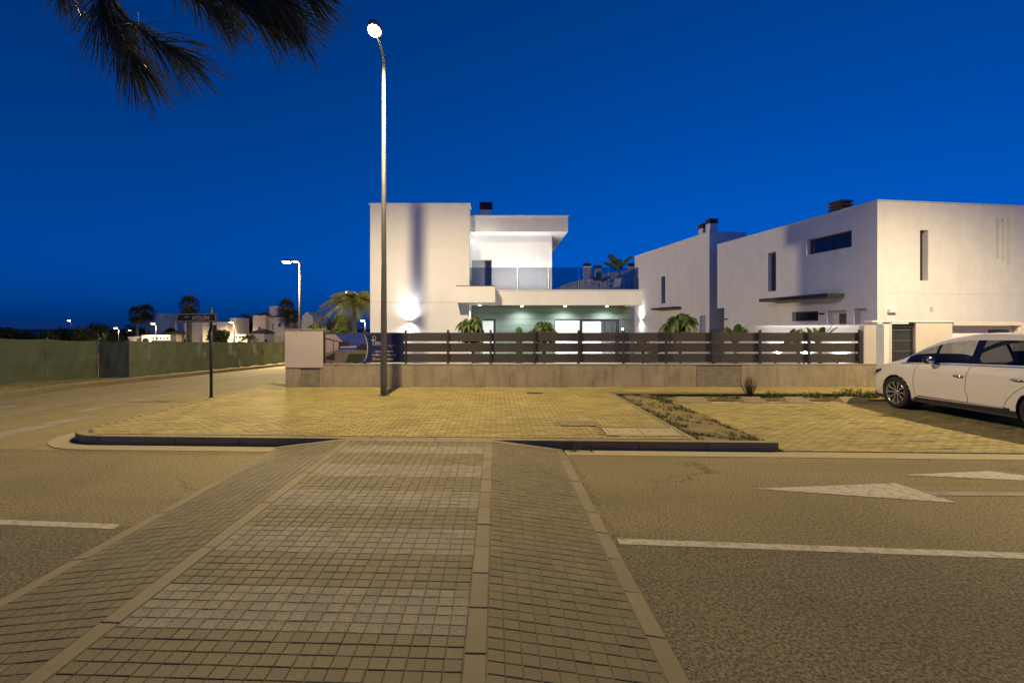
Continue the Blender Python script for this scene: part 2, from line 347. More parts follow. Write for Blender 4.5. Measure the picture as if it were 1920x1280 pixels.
def paver_field(mb, x0, x1, y0, y1, px, py, zf, keep, bond=.5, shear=SH, gap=.0035, bev=.0045, depth=.02, along='x'):
    ny = int((y1-y0)/py)+1; nx = int((x1-x0)/px)+2
    V, Fc = mb.v, mb.f
    for j in range(ny):
        for i in range(-1, nx):
            ox = (bond*px if j % 2 else 0)
            a = x0+i*px+ox; b = a+px; c = y0+j*py; d = c+py
            a = max(a, x0); b = min(b, x1)
            if b-a < .04 or d > y1+.02: continue
            cx, cy = (a+b)/2, (c+d)/2
            if not keep(cx, cy+shear*cx): continue
            n = len(V); dz = rnd.uniform(-.0015, .0015); tx = rnd.uniform(-.012, .012); ty = rnd.uniform(-.012, .012)
            for (e, dd) in ((gap+bev, 0), (gap, depth)):
                for (x, y) in ((a+e, c+e), (b-e, c+e), (b-e, d-e), (a+e, d-e)):
                    V.append((x, y+shear*x, zf(x, y+shear*x)+dz+tx*(x-cx)+ty*(y-cy)-dd))
            Fc += [(n, n+1, n+2, n+3), (n+4, n+5, n+1, n), (n+5, n+6, n+2, n+1), (n+6, n+7, n+3, n+2), (n+7, n+4, n, n+3)]
covers = [(1.42, 8.92, .62, .4), (2.32, 8.22, 1.15, .62), (.98, 13.1, .42, .22)]            # x, y, w, d of the chamber covers
def in_pave(x, y):
    for cx, cy, w, d in covers:
        if abs(x-cx) < w/2+.05 and abs(y-cy) < d/2+.05: return False
    if x > 2.9: return 13.05 < y < 14.42
    if x < -6.1 and y < 8.675: return (x+6.1)**2+(y-8.675)**2 < .62**2
    if x < -6.74: return False
    if y > 14.36 and x > -5.96: return False
    return sy(x, KY)+.19 < y
mb = MB(); paver_field(mb, -6.8, 2.92, 7.6, 14.7, .2, .1, lambda x, y: ZP, in_pave)
tag(mb.build('paver_field', 'paver', pave), kind='stuff')
mb = MB(); paver_field(mb, 2.92, 16, 13.5, 15.3, .2, .1, lambda x, y: ZP, in_pave)
tag(mb.build('paver_field', 'paver', pave), kind='stuff')
mb = MB(); paver_field(mb, -6.8, -5.95, 14.0, 34, .2, .1, lambda x, y: g(y)+ZP, lambda x, y: y > 14.6, bond=.5, shear=0)
tag(mb.build('paver_field', 'paver', pave), kind='stuff')

def seg_stone(p, q, nrm, w, z0, z1, name, m, parent, gap=.006):
    """kerb / edging stone between plan points p,q, its width w to the side nrm"""
    p = Vector((*p, 0)); q = Vector((*q, 0)); d = (q-p).normalized(); p = p+d*gap/2; q = q-d*gap/2; n = Vector((*nrm, 0)).normalized()*w
    zz = lambda v: v if not callable(v) else v
    return MB().prism([p+Vector((0, 0, z0)), q+Vector((0, 0, z0)), q+n+Vector((0, 0, z0)), p+n+Vector((0, 0, z0))], (0, 0, z1-z0)).build(name, m, parent, bevel=.012)
path = []
x = 4.1
kr = [4.1, 3.1, 2.1, 1.1, .1, -.9, -1.9, -2.9, -3.9, -4.9, -6.1]
for a, b in zip(kr[:-1], kr[1:]):
    z0 = -.05
    seg_stone((b, sy(b, KY)), (a, sy(a, KY)), (.045, 1), .15, z0, ZP+.004, 'kerb_stone', 'kerb', pave)
ar = arc(*AC, .8, 180, 270, 5); ai = arc(*AC, .65, 180, 270, 5)
for k in range(5):
    MB().prism([(ar[k][0], ar[k][1], -.05), (ar[k+1][0], ar[k+1][1], -.05), (ai[k+1][0], ai[k+1][1], -.05), (ai[k][0], ai[k][1], -.05)], (0, 0, .05+ZP+.004)).build('kerb_stone', 'kerb', pave, bevel=.01)
for k in range(24):
    a = 8.68+k; z = g(a+.5)
    seg_stone((-6.9, a), (-6.9, a+1), (1, 0), .14, z-.08, z+ZP+.004, 'kerb_stone', 'kerb', pave)
for k in range(5): seg_stone((3.0, 7.62+k*1.07), (3.0, 7.62+(k+1)*1.07), (-1, 0), .08, ZP-.06, ZP+.006, 'edging_stone', 'kerb', pave)
# concrete gutter in front of the kerb
def gutter_piece(x0, x1, y0=7.27, y1=7.597, z=.006):
    return MB().prism([(x0+.003, sy(x0, y0), -.04), (x1-.003, sy(x1, y0), -.04), (x1-.003, sy(x1, y1), -.04), (x0+.003, sy(x0, y1), -.04)], (0, 0, .04+z)).build('gutter', 'gutter', road, bevel=.004)
for x0 in np.arange(1.0, 16, 1.5): gutter_piece(x0, x0+1.5)
for x0, x1 in ((-6.1, -5.0), (-5.0, -4.0), (-4.0, -3.28)): gutter_piece(x0, x1)
ao = arc(*AC, 1.13, 180, 270, 6); ai = arc(*AC, .803, 180, 270, 6)
for k in range(6): MB().prism([(*ao[k], -.04), (*ao[k+1], -.04), (*ai[k+1], -.04), (*ai[k], -.04)], (0, 0, .047)).build('gutter', 'gutter', road)
for k in range(16):
    a = 8.68+1.5*k; zz = [g(a), g(a+1.5)]
    MB().add([(-7.23, a, zz[0]-.04), (-6.903, a, zz[0]-.04), (-6.903, a+1.495, zz[1]-.04), (-7.23, a+1.495, zz[1]-.04), (-7.23, a, zz[0]+.007), (-6.903, a, zz[0]+.007), (-6.903, a+1.495, zz[1]+.007), (-7.23, a+1.495, zz[1]+.007)],
             [(0, 3, 2, 1), (4, 5, 6, 7), (0, 1, 5, 4), (1, 2, 6, 5), (2, 3, 7, 6), (3, 0, 4, 7)]).build('gutter', 'gutter', side)

# raised crossing with ramps
ZT = .13
def zx(x, y=0):
    if x < -3.28 or x > .98: return 0
    if x < -2.25: return .01+(ZT-.01)*(x+3.28)/1.03
    if x > -.05: return ZT-(ZT-.01)*(x+.05)/1.03
    return ZT
mb = MB()
xs = [-3.28, -2.25, -.05, .98]; bz = [.004, ZT-.006, ZT-.006, .004]
for k in range(3):
    a, b = xs[k], xs[k+1]
    mb.poly([(a, sy(a, 0.2), bz[k]), (b, sy(b, 0.2), bz[k+1]), (b, sy(b, 7.597), bz[k+1]), (a, sy(a, 7.597), bz[k])])
cross = tag(mb.build('raised_crossing', 'joint'), 'raised paved pedestrian crossing with pale stripes leading to the pavement', 'crossing', kind='structure')
P = .098
def striped(y0): return ((y0-2.26) % .99) < .5 and False
S0 = [(1.78, 2.27), (2.76, 3.26), (3.76, 4.26), (4.74, 5.24), (5.72, 6.22), (6.75, 7.2)]
def stripe(y0c): return any(a <= y0c < b for a, b in S0)
cols = []
n_top = 21; x_l, x_r = -2.13, -.165
cols += [('t', x_l+i*(x_r-x_l)/n_top, (x_r-x_l)/n_top) for i in range(n_top)]
n_r = 10; cols += [('r', -.045+i*(.86+.045)/n_r, .905/n_r) for i in range(n_r)]
n_l = 10; cols += [('l', -3.15+i*.9/n_l, .9/n_l) for i in range(n_l)]
cells = []
for kind, a, w in cols:
    j = 0; y = 1.2
    while y < 7.42:
        c = (kind, a, w, y); cells.append(c); y += P
def vis(c):
    X = c[1]+c[2]/2; Y = c[3]+SH*X+P/2
    return Y > 2.2 and 0 < PX+F*X/Y < 1920 and PY+F*(H-zx(X))/Y < 1290
near = sorted([c for c in cells if vis(c)], key=lambda c: c[3]+SH*c[1])[:300]; nearset = set(near)
def paver_geo(mb, kind, a, w, y, ox=0, oy=0, oz=0, jit=True):
    e1, e2, dp = .0065, .003, .022; n = len(mb.v)
    dz = rnd.uniform(-.0012, .0012) if jit else 0; tx = rnd.uniform(-.008, .008) if jit else 0; ty = rnd.uniform(-.009, .009) if jit else 0
    for e, dd in ((e1, 0), (e1-.004, .0025), (e2, dp)):
        for (x, yy) in ((a+e, y+e), (a+w-e, y+e), (a+w-e, y+P-e), (a+e, y+P-e)):
            mb.v.append((x-ox, yy+SH*x-oy, zx(x)+dz-dd-oz+tx*(x-a-w/2)+ty*(yy-y-P/2)))
    for s in (0, 4):
        for k in range(4): mb.f.append((n+s+4+k, n+s+4+(k+1) % 4, n+s+(k+1) % 4, n+s+k))
    mb.f.append((n, n+1, n+2, n+3))
far_plain, far_white = MB(), MB(); proto = {}
for c in cells:
    kind, a, w, y = c; wht = kind == 't' and stripe(y+P/2)
    if c not in nearset: paver_geo(far_white if wht else far_plain, *c); continue
    var = rnd.randrange(5)
    X = a+w/2; Y = y+P/2; key = (kind, wht, var)
    if key not in proto:
        m_ = MB(); paver_geo(m_, kind, a, w, y, X, Y+SH*X, zx(X)); me_ob = m_.build('paver', 'xwhite_o' if wht else 'xpaver_o', cross); proto[key] = me_ob.data; o = me_ob
    else:
        o = bpy.data.objects.new('paver', proto[key]); sc.collection.objects.link(o); o.parent = cross
    o.location = (X, Y+SH*X, zx(X)+rnd.uniform(-.001, .001))
tag(far_plain.build('paver_field', 'xpaver', cross), kind='stuff')
tag(far_white.build('white_paver_field', 'xwhite', cross), kind='stuff')
def edging(x0, x1, z0, z1, L=.43, y0=.9, y1=7.45):
    y = y0
    while y < y1-.05:
        e = min(y+L, y1); gp = .004
        dz = rnd.uniform(-.002, .002)
        MB().add([(x0, y+gp+SH*x0, z0-.1), (x1, y+gp+SH*x1, z1-.1), (x1, e-gp+SH*x1, z1-.1), (x0, e-gp+SH*x0, z0-.1),
                  (x0, y+gp+SH*x0, z0+dz), (x1, y+gp+SH*x1, z1+dz), (x1, e-gp+SH*x1, z1+dz), (x0, e-gp+SH*x0, z0+dz)],
                 [(0, 3, 2, 1), (4, 5, 6, 7), (0, 1, 5, 4), (1, 2, 6, 5), (2, 3, 7, 6), (3, 0, 4, 7)]).build('edging_stone', 'kerb', cross, bevel=.006)
        y = e
edging(-2.245, -2.135, ZT+.002, ZT+.002, 1.0, .8)
edging(-.16, -.05, ZT+.003, ZT+.003)
edging(.865, .985, .024, .006, .5, 1.0)
edging(-3.285, -3.155, .006, .024, 1.0, .8)
def end_stone(x0, x1):
    MB().add([(x0+.003, sy(x0, 7.452), -.03), (x1-.003, sy(x1, 7.452), -.03), (x1-.003, sy(x1, 7.597), -.03), (x0+.003, sy(x0, 7.597), -.03),
              (x0+.003, sy(x0, 7.452), zx(x0)+.004), (x1-.003, sy(x1, 7.452), zx(x1)+.004), (x1-.003, sy(x1, 7.597), zx(x1)+.004), (x0+.003, sy(x0, 7.597), zx(x0)+.004)],
             [(0, 3, 2, 1), (4, 5, 6, 7), (0, 1, 5, 4), (1, 2, 6, 5), (2, 3, 7, 6), (3, 0, 4, 7)]).build('edging_stone', 'kerb', cross, bevel=.004)
ex = [-3.28, -2.77, -2.25, -1.8, -1.35, -.9, -.5, -.05, .45, .98]
for a, b in zip(ex[:-1], ex[1:]): end_stone(a, b)

# parking bays and planted strip
mb = MB(); mb.poly([(4.18, sy(4.18, 7.6), .001), (24, sy(24, 7.6), .001), (24, 12.55, .001), (4.18, 12.55, .001)])
bay = tag(mb.build('parking_bay', 'bed'), 'parking bays paved with yellowish blocks beside the kerb', 'parking bay', kind='structure')
def dark_at(x, y): return any(abs(x-(bx-.02)) < .13 for bx in (6.72, 9.02, 11.4)) and (int(y/.1) % 5 == 0)
mbl, mbd = MB(), MB()
paver_field(mbl, 4.2, 15, 7.61, 13.4, .2, .1, lambda x, y: .017, lambda x, y: y < 12.4 and not dark_at(x, y))
paver_field(mbd, 4.2, 15, 7.61, 13.4, .2, .1, lambda x, y: .017, lambda x, y: y < 12.4 and dark_at(x, y))
tag(mbl.build('paver_field', 'paver_bay', bay), kind='stuff'); tag(mbd.build('dark_paver_field', 'paver_dark', bay), kind='stuff')
for k in range(5): seg_stone((4.17, 7.62+k*.95), (4.17, 7.62+(k+1)*.95), (-1, 0), .08, -.05, .03, 'edging_stone', 'kerb', bay)
mb = MB(); nx, ny = 26, 110
def dirt_z(x, y):
    return .07+.035*math.sin(x*5.1+y*1.3)*math.sin(y*2.7)+.02*math.sin(x*13+y*9)+rnd.uniform(-.008, .008)
for j in range(ny+1):
    for i in range(nx+1):
        x = 3.0+1.1*i/nx; y = 7.7+5.2*j/ny; e = min(i, nx-i)/4; mb.v.append((x, y+SH*x*(1-j/ny), .05+min(1, e)*(dirt_z(x, y)-.03)))
for j in range(ny):
    for i in range(nx): a = j*(nx+1)+i; mb.f.append((a, a+1, a+nx+2, a+nx+1))
bed = tag(mb.build('planting_bed', 'soil', smooth=True), 'strip of bare soil with dry weeds between pavement and parking bay', 'soil', kind='structure')
mb = MB(); n0 = 60
for j in range(5):
    for i in range(n0+1): mb.v.append((4.1+12*i/n0, 12.52+.43*j/4, .06+rnd.uniform(-.015, .02)))
for j in range(4):
    for i in range(n0): a = j*(n0+1)+i; mb.f.append((a, a+1, a+n0+2, a+n0+1))
mb.build('soil_strip', 'soil', bed, smooth=True)
for k in range(12): seg_stone((4.1+k, 12.46), (5.1+k, 12.46), (0, 1), .06, -.05, .055, 'edging_stone', 'kerb', bay)
def blades(mb, x, y, z, n, h, spread, wid=.004):
    for _ in range(n):
        a = rnd.uniform(0, 6.283); r = rnd.uniform(0, spread); hh = h*rnd.uniform(.5, 1.1); lean = rnd.uniform(.1, .7)
        p = Vector((x+r*math.cos(a)*.6, y+r*math.sin(a)*.6, z)); d = Vector((math.cos(a), math.sin(a), 0)); s = Vector((-math.sin(a), math.cos(a), 0))*wid
        q = p+d*lean*hh*.35+Vector((0, 0, hh*.6)); t = p+d*lean*hh+Vector((0, 0, hh))
        mb.add([p-s, p+s, q+s*.7, q-s*.7, t], [(0, 1, 2, 3), (3, 2, 4)])
mb = MB(); mb2 = MB()
for _ in range(2400):
    x = rnd.uniform(3.05, 4.05); y = 7.75+5.1*rnd.random(); edge = abs(x-3.55) > .3 or rnd.random() < .25 or y > 12.2 or y < 8.3
    if not edge: continue
    blades(mb if rnd.random() < .5 else mb2, x, y, .07, 8, rnd.uniform(.02, .08), .06, .004)
for _ in range(420):
    blades(mb, rnd.uniform(4.1, 11), rnd.uniform(12.55, 12.92), .06, 7, rnd.uniform(.03, .1), .05, .004)
tag(mb.build('grass', 'grass'), 'short green weeds growing along the soil strip edges', 'grass', kind='stuff')
tag(mb2.build('dry_grass', 'drygrass'), 'short dry straw coloured weeds on the bare soil strip', 'dry grass', kind='stuff')
mb = MB()
for _ in range(900):
    if rnd.random() < .55: x = rnd.uniform(3.05, 4.05); y = rnd.uniform(7.8, 12.9); z = .08
    else: y = rnd.uniform(2.2, 7.3); x = 1.0+abs(rnd.gauss(0, .035)); z = .003
    r = rnd.uniform(.003, .009); mb.ball((x, y, z), (r, r*rnd.uniform(.6, 1), r*.6), 5, 3)
tag(mb.build('gravel', 'gutter'), 'loose gravel and grit along the crossing edge and soil strip', 'gravel', kind='stuff')

# left pavement by the green fence
mb = MB()
ysn = [9.0, 15, 20, 30, 45, 60]
for a, b in zip(ysn[:-1], ysn[1:]): mb.poly([(-30 if a < 15 else -16, a, g(a)+.12), (-12.4, a, g(a)+.12), (-12.4, b, g(b)+.12), (-30 if a < 15 else -16, b, g(b)+.12)])
lp = tag(mb.build('far_pavement', 'kerb'), 'pavement in front of the green mesh fence', 'pavement', kind='structure')
mb = MB(); paver_field(mb, -17, -12.56, 9.0, 24, .2, .1, lambda x, y: g(y)+.136, lambda x, y: True, shear=0); tag(mb.build('paver_field', 'paver', lp), kind='stuff')
for k in range(32):
    a = 9.0+k; z0, z1 = g(a), g(a+1)
    MB().add([(-12.54, a+.004, z0-.05), (-12.39, a+.004, z0-.05), (-12.39, a+.996, z1-.05), (-12.54, a+.996, z1-.05), (-12.54, a+.004, z0+.14), (-12.39, a+.004, z0+.14), (-12.39, a+.996, z1+.14), (-12.54, a+.996, z1+.14)],
             [(0, 3, 2, 1), (4, 5, 6, 7), (0, 1, 5, 4), (1, 2, 6, 5), (2, 3, 7, 6), (3, 0, 4, 7)]).build('kerb_stone', 'kerb', lp, bevel=.01)
# near pavement on the camera's own side
tag(MB().prism([(-60, sy(-60, 1.3), 0), (60, sy(60, 1.3), 0), (60, -20, 0), (-60, -20, 0)], (0, 0, .1)).build('near_pavement', 'paver'), 'pavement on the near side of the road', 'pavement', kind='structure')
# garden floor behind the wall
tag(MB().box(-5.7, 11.2, 14.62, 21.2, -.3, .35).build('garden_ground', 'lawn'), 'pale garden ground behind the slatted fence', 'ground', kind='structure')
#@@OBJECTS

# ------------------------------------------------------------------ garden wall and slatted fence
WY = 14.4; ZW = .78
wall = thing('garden_wall', 'low raw concrete wall with a rendered end pillar below the slatted fence', 'wall', (2.4, WY, 0))
cuts = [-5.92, -4.87, -2.66, .38, 3.3, 5.64, 6.9, 10.72]
for k, (a, b) in enumerate(zip(cuts[:-1], cuts[1:])):
    m_ = 'concrete'
    if k == 0:
        box('wall_segment', 'concrete', wall, a, -5.5, WY, WY+.22, -.1, .665, .006, True)
        box('formwork_patch', 'concrete_dark', wall, -5.494, b-.09, WY+.012, WY+.22, -.1, .665, .004, True)
        box('wall_segment', 'concrete', wall, b-.084, b-.005, WY, WY+.22, -.1, .665, .004, True)
        continue
    if k == 5: m_ = 'concrete_dark'
    box('wall_segment' if k != 5 else 'formwork_patch', m_, wall, a+.004, b-.004, WY+(.01 if k == 5 else 0), WY+.22, -.1, ZW-.03, .006, True)
box('wall_capping', 'concrete_cap', wall, -4.86, 10.73, WY-.008, WY+.225, ZW-.029, ZW, .004, True)
box('end_pillar', 'pillar', wall, -5.935, -4.87, WY-.015, WY+.24, .67, 1.73, .008, True)
box('pillar_cap', 'concrete_cap', wall, -5.95, -4.855, WY-.03, WY+.255, 1.732, 1.755, .004, True)
box('end_pillar', 'offwhite', wall, 10.36, 10.70, WY+.01, WY+.22, ZW+.002, 1.86, .008, True)
MB().add([(-5.93, WY+.225, -.2), (-5.72, WY+.225, -.2), (-5.72, 34, -1), (-5.93, 34, -1), (-5.93, WY+.225, .75), (-5.72, WY+.225, .75), (-5.72, 34, .3), (-5.93, 34, .3)],
         [(0, 3, 2, 1), (4, 5, 6, 7), (0, 1, 5, 4), (1, 2, 6, 5), (2, 3, 7, 6), (3, 0, 4, 7)]).build('side_wall', 'concrete', wall, True)

fence = thing('slatted_fence', 'brown grey slatted aluminium fence standing on the concrete garden wall', 'fence', (2.4, WY+.1, ZW))
posts_px = [607, 684, 761, 840, 920, 1002, 1085, 1169, 1249, 1337, 1425, 1517, 1612]
px_ = [gx(p, WY+.06) for p in posts_px]
zs = [(.815, 1.062), (1.113, 1.36), (1.411, 1.658)]
slat_y = WY+.10
for k, x in enumerate(px_):
    box('post', 'post', fence, x-.03, x+.03, WY+.03, slat_y-.004, ZW+.001, 1.735, .003, True)
    box('base_plate', 'post', fence, x-.055, x+.055, WY+.012, WY+.15, ZW+.0005, ZW+.008, 0, True)
for a, b in zip(px_[:-1], px_[1:]):
    for z0, z1 in zs:
        box('slat', 'slat', fence, a+.006, b-.006, slat_y, slat_y+.028, z0+rnd.uniform(-.002, .002), z1, .003, True)

# banner hung on the first bays
bx0, bx1, bz0, bz1 = gx(610, WY+.02), gx(757, WY+.02), .822, 1.625
bn = thing('banner', 'navy advertising banner with a photo of a terrace tied to the slatted fence', 'banner', (bx0, WY+.018, bz0))
W_, H_ = bx1-bx0, bz1-bz0
box('sheet', 'navy', bn, 0, W_, 0, .006, 0, H_)
ph = MB()
def flat(pts, m, lvl, name):
    MB().prism([(u*W_, -.0012*lvl, v*H_) for u, v in pts], (0, .001, 0)).build(name, m, bn)
cx_, r_ = .03, .51
curve = [(.465+.068*math.cos(R(t)), .5+.52*math.sin(R(t))) for t in np.linspace(-72, 72, 15)]
flat([(0.002, .01)]+[(min(u, .55), min(max(v, .01), .99)) for u, v in curve]+[(0.002, .99)], 'b_sky', 1, 'photo_print')
flat([(0.003, .012), (.46, .012), (.53, .33), (.53, .43), (.003, .43)], 'b_floor', 2, 'photo_floor')
flat([(0.003, .98), (.13, .98), (.23, .70), (.003, .86)], 'b_wall', 2, 'photo_roof')
flat([(0.003, .85), (.17, .74), (.17, .45), (.003, .33)], 'b_wall', 2.5, 'photo_wall')
flat([(0.003, .86), (.225, .69), (.225, .67), (.003, .82)], 'b_dark', 3, 'photo_beam')
flat([(.098, .76), (.108, .76), (.108, .40), (.098, .40)], 'b_dark', 3.2, 'photo_post')
flat([(.17, .72), (.30, .72), (.30, .52), (.17, .45)], 'b_dark', 2.8, 'photo_house')
flat([(.19, .56), (.40, .58), (.40, .52), (.19, .50)], 'b_wall', 3.4, 'photo_lights')
flat([(.40, .45), (.53, .42), (.535, .62), (.47, .66), (.40, .55)], 'b_dark', 3, 'photo_trees')
flat([(.17, .44), (.42, .44), (.40, .40), (.15, .37)], 'b_pool', 3.2, 'photo_pool')
flat([(.26, .015), (.46, .015), (.52, .30), (.30, .30)], 'b_lawn', 3.4, 'photo_lawn')
flat([(0.004, .10), (.12, .06), (.125, .35), (.10, .30), (.02, .22)], 'b_dark', 3.6, 'photo_chair')
out_c = [(u, min(max(v, .005), .995)) for u, v in curve]; in_c = [(u+.011*math.cos(R(t)), v) for (u, v), t in zip(out_c, np.linspace(-72, 72, 15))]
mb = MB()
for k in range(14): mb.prism([(p[0]*W_, -.005, p[1]*H_) for p in (out_c[k], in_c[k], in_c[k+1], out_c[k+1])], (0, .001, 0))
mb.build('gold_arc', 'b_cream', bn)
text('lettering', 'Tino', .215, 'b_white', bn, (.585*W_, -.004, .60*H_), .82)
mb = MB(); c0 = Vector((.625*W_, -.006, .86*H_))
for k in range(16):
    a, b = 2*math.pi*k/16, 2*math.pi*(k+1)/16; q = lambda t, r: c0+Vector((math.cos(t)*r, 0, math.sin(t)*r))
    mb.prism([q(a, .040), q(b, .040), q(b, .055), q(a, .055)], (0, .001, 0))
mb.build('logo_ring', 'b_gold', bn)
text('lettering', 'sign', .15, 'b_grey', bn, (.80*W_, -.004, .55*H_), .8, shear=.3)
box('rule', 'b_grey', bn, .59*W_, .95*W_, -.002, -.001, .575*H_, .580*H_)
text('lettering', '+34 6', .075, 'b_white', bn, (.625*W_, -.004, .35*H_), 1, bold=.001)
text('lettering', '0 970', .075, 'b_white', bn, (.79*W_, -.004, .35*H_), 1, bold=.001)
text('lettering', 'info@tino', .075, 'b_white', bn, (.595*W_, -.004, .235*H_), .9, bold=.001)
text('lettering', 'homes.com', .075, 'b_white', bn, (.757*W_, -.004, .235*H_), .9, bold=.001)
text('lettering', 'Show', .125, 'b_gold', bn, (.60*W_, -.004, .075*H_), .95, bold=.002)
text('lettering', 'home', .125, 'b_cream', bn, (.755*W_, -.004, .075*H_), .85, bold=.002)

# ------------------------------------------------------------------ street lamps
def street_lamp(label, base, h, d, arm=.85, power=3000, lens='lens_w', r0=.082, r1=.05, group='street lamps', head=1.0, size=.015, blend=.6, spot=172, n=14):
    """d: plan direction of the arm; local x along the arm"""
    t = thing('street_lamp', label, 'street lamp', base, math.atan2(d[1], d[0]), group)
    MB().tube([(0, 0, -.05), (0, 0, .3), (0, 0, h*.5), (0, 0, h)], [r0, r0, (r0+r1)/2, r1], n).build('pole', 'galv', t, smooth=True)
    if n > 10:
        MB().tube([(0, 0, 0), (0, 0, .012)], r0+.05, 16).build('base_plate', 'galv', t)
        box('hatch', 'lampgrey', t, -.045, .045, -r0-.004, -r0+.03, .45, .75, .004)
    MB().tube([(-.06, 0, h+.02), (.1, 0, h+.06), (arm-.2*head, 0, h+.1)], [r1*.9, r1*.8, r1*.7], 10).build('arm', 'galv', t, smooth=True)
    hd = MB(); L_ = .62*head; W = .17*head; z = h+.08; x0 = arm-.3*head
    ring = lambda s, zz: [(x0+L_*(.5+.5*math.cos(a)*s), W*math.sin(a)*s*(1-.15*math.cos(a)), zz) for a in np.linspace(0, 2*math.pi, 18)[:-1]]
    rs = [ring(.92, z-.035*head), ring(1.0, z), ring(.9, z+.06*head), ring(.5, z+.10*head)]; n_ = 17
    vs = sum(rs, []); fs = [tuple(range(n_)), tuple(range(3*n_, 4*n_))[::-1]]
    for k in range(3):
        for i in range(n_): fs.append((k*n_+i, (k+1)*n_+i, (k+1)*n_+(i+1) % n_, k*n_+(i+1) % n_))
    ho = hd.add(vs, fs).build('lamp_head', 'lampgrey', t, smooth=True)
    lb = MB().ball((x0+L_*.52, 0, z-.045*head), (L_*.33, W*.8, .085*head), 14, 8).build('lens', lens, ho, smooth=True)
    if power: light('bulb', 'SPOT' if spot else 'POINT', t, (x0+L_*.52, 0, z-.17*head), power*LAMP, WARM, size, spot, blend)
    return t
LP = (-2.765, 12.62, ZP)
street_lamp('tall grey street lamp lit on the pavement in front of the white villa', LP, 8.28, (.033, -1), 1.12, 2500, r1=.038, blend=.54, size=.04)
street_lamp('street lamp out of frame beside the parked car', (15.6, 11.6, ZP), 8.6, (-.8, -1), 1.0, 4200, blend=.68)
a2 = at(562, 614, 33)
street_lamp('lit street lamp rising just behind the left end of the garden wall', (a2.x, 33, g(33)), gz(493, 33)-g(33), (-1, -.2), .75, 6200, r0=.075, r1=.05, head=1.1, spot=None, size=.4)
def far_lamp(label, px, py, Y, power, side=-1, off=9):
    X = gx(px-side*off, Y); z = gz(py, Y)-g(Y)
    return street_lamp(label, (X, Y, g(Y)), z-.02, (side, 0), off/F*Y, power, 'lens_far', .07, .05, 'far street lamps', 1.0, .05, n=8)
far_lamp('thin far street lamp standing alone left of the dark trees', 130, 601, 75, 0, -1, 3)
far_lamp('leftmost of the three short lit lamps beyond the green fence', 217, 615, 62, 350, -1, 6)
far_lamp('faintest lit lamp, just left of the paired palms', 244, 619, 70, 0, -1, 5)
far_lamp('bright far lamp in front of the long white wall right of the paired palms', 287, 607, 55, 650, -1, 6)
far_lamp('bright far lamp beside the low white house with the arched window', 434, 604, 55, 650, -1, 5)
far_lamp('small lit lamp squeezed between the palm trunk and the villa', 680, 601, 52, 200, -1, 5)
far_lamp('far lamp whose head shows in the crown of the feather palm', 654, 549, 40, 900, -1, 14)

# ------------------------------------------------------------------ street name sign
sg = thing('street_sign', 'black street name sign reading ATOLON on a slim black post', 'street sign', (gx(396, 12.24), 12.24, ZP))
MB().tube([(0, 0, -.05), (0, 0, 2.10)], .034, 12).build('post', 'black', sg, smooth=True)
MB().tube([(0, 0, 0), (0, 0, .02)], .06, 12).build('base_plate', 'black', sg)
MB().ball((0, 0, 2.12), (.03, .03, .045), 10, 6).build('finial', 'black', sg, smooth=True)
def rrect(w, h, r, cx, cz, y, n=4):
    pts = []
    for (sx, sz, a0) in ((1, 1, 0), (-1, 1, 90), (-1, -1, 180), (1, -1, 270)):
        for k in range(n+1): a = R(a0+90*k/n); pts.append((cx+sx*(w/2-r)+r*math.cos(a), y, cz+sz*(h/2-r)+r*math.sin(a)))
    return pts
scx, scz = -.313, 1.975-.07
MB().prism(rrect(.975, .215, .04, scx, scz, -.075), (0, .035, 0)).build('panel', 'black', sg, bevel=.004)
mb = MB(); o_, i_ = rrect(.935, .18, .03, scx, scz, -.0775), rrect(.915, .16, .025, scx, scz, -.0775)
for k in range(len(o_)): q = (k+1) % len(o_); mb.prism([o_[k], o_[q], i_[q], i_[k]], (0, .0015, 0))
mb.build('border_line', 'signink', sg)
text('lettering', 'ATOLÓN', .135, 'signink', sg, (scx-.10, -.0785, scz-.052), .72, bold=.0012)
text('lettering', 'CALLE', .042, 'signink', sg, (scx-.29, -.0785, scz+.005), 1.0)

# ------------------------------------------------------------------ covers, wheel stops
def cover(label, x, y, w, d, lids, frame):
    t = thing('access_cover', label, 'access cover', (x, y, ZP), math.atan(SH), 'access covers in the pavement')
    mb = MB(); fw = .05 if frame else .02
    for a in ((-w/2, w/2, -d/2, -d/2+fw), (-w/2, w/2, d/2-fw, d/2), (-w/2, -w/2+fw, -d/2+fw+.001, d/2-fw-.001), (w/2-fw, w/2, -d/2+fw+.001, d/2-fw-.001)): mb.box(*a, -.03, .006)
    mb.build('frame', 'gutter' if frame else 'kerb', t, bevel=.003)
    lw = (w-2*fw)/lids
    for k in range(lids):
        x0 = -w/2+fw+k*lw
        l_ = box('lid', 'gutter' if lids > 1 or frame else 'kerb', t, x0+.008, x0+lw-.008, -d/2+fw+.008, d/2-fw-.008, -.03, .004, .003)
        for s in (-1, 1): box('lifting_slot', 'black', l_, x0+lw/2+s*lw*.25-.01, x0+lw/2+s*lw*.25+.01, -.05, .05, .0042, .0055)
    return t
cover('small square chamber cover in the pavers left of the large double cover', *covers[0], 1, False)
cover('large double concrete chamber cover with pale frame near the kerb', *covers[1], 2, True)
t = thing('drain_grate', 'dark metal drain grate close to the concrete wall', 'drain grate', (covers[2][0], covers[2][1], ZP))
box('frame', 'black', t, -.2, .2, -.1, .1, -.03, -.004)
for k in range(10): box('bar', 'anthracite', t, -.19+k*.039, -.165+k*.039, -.09, .09, -.004, .004)
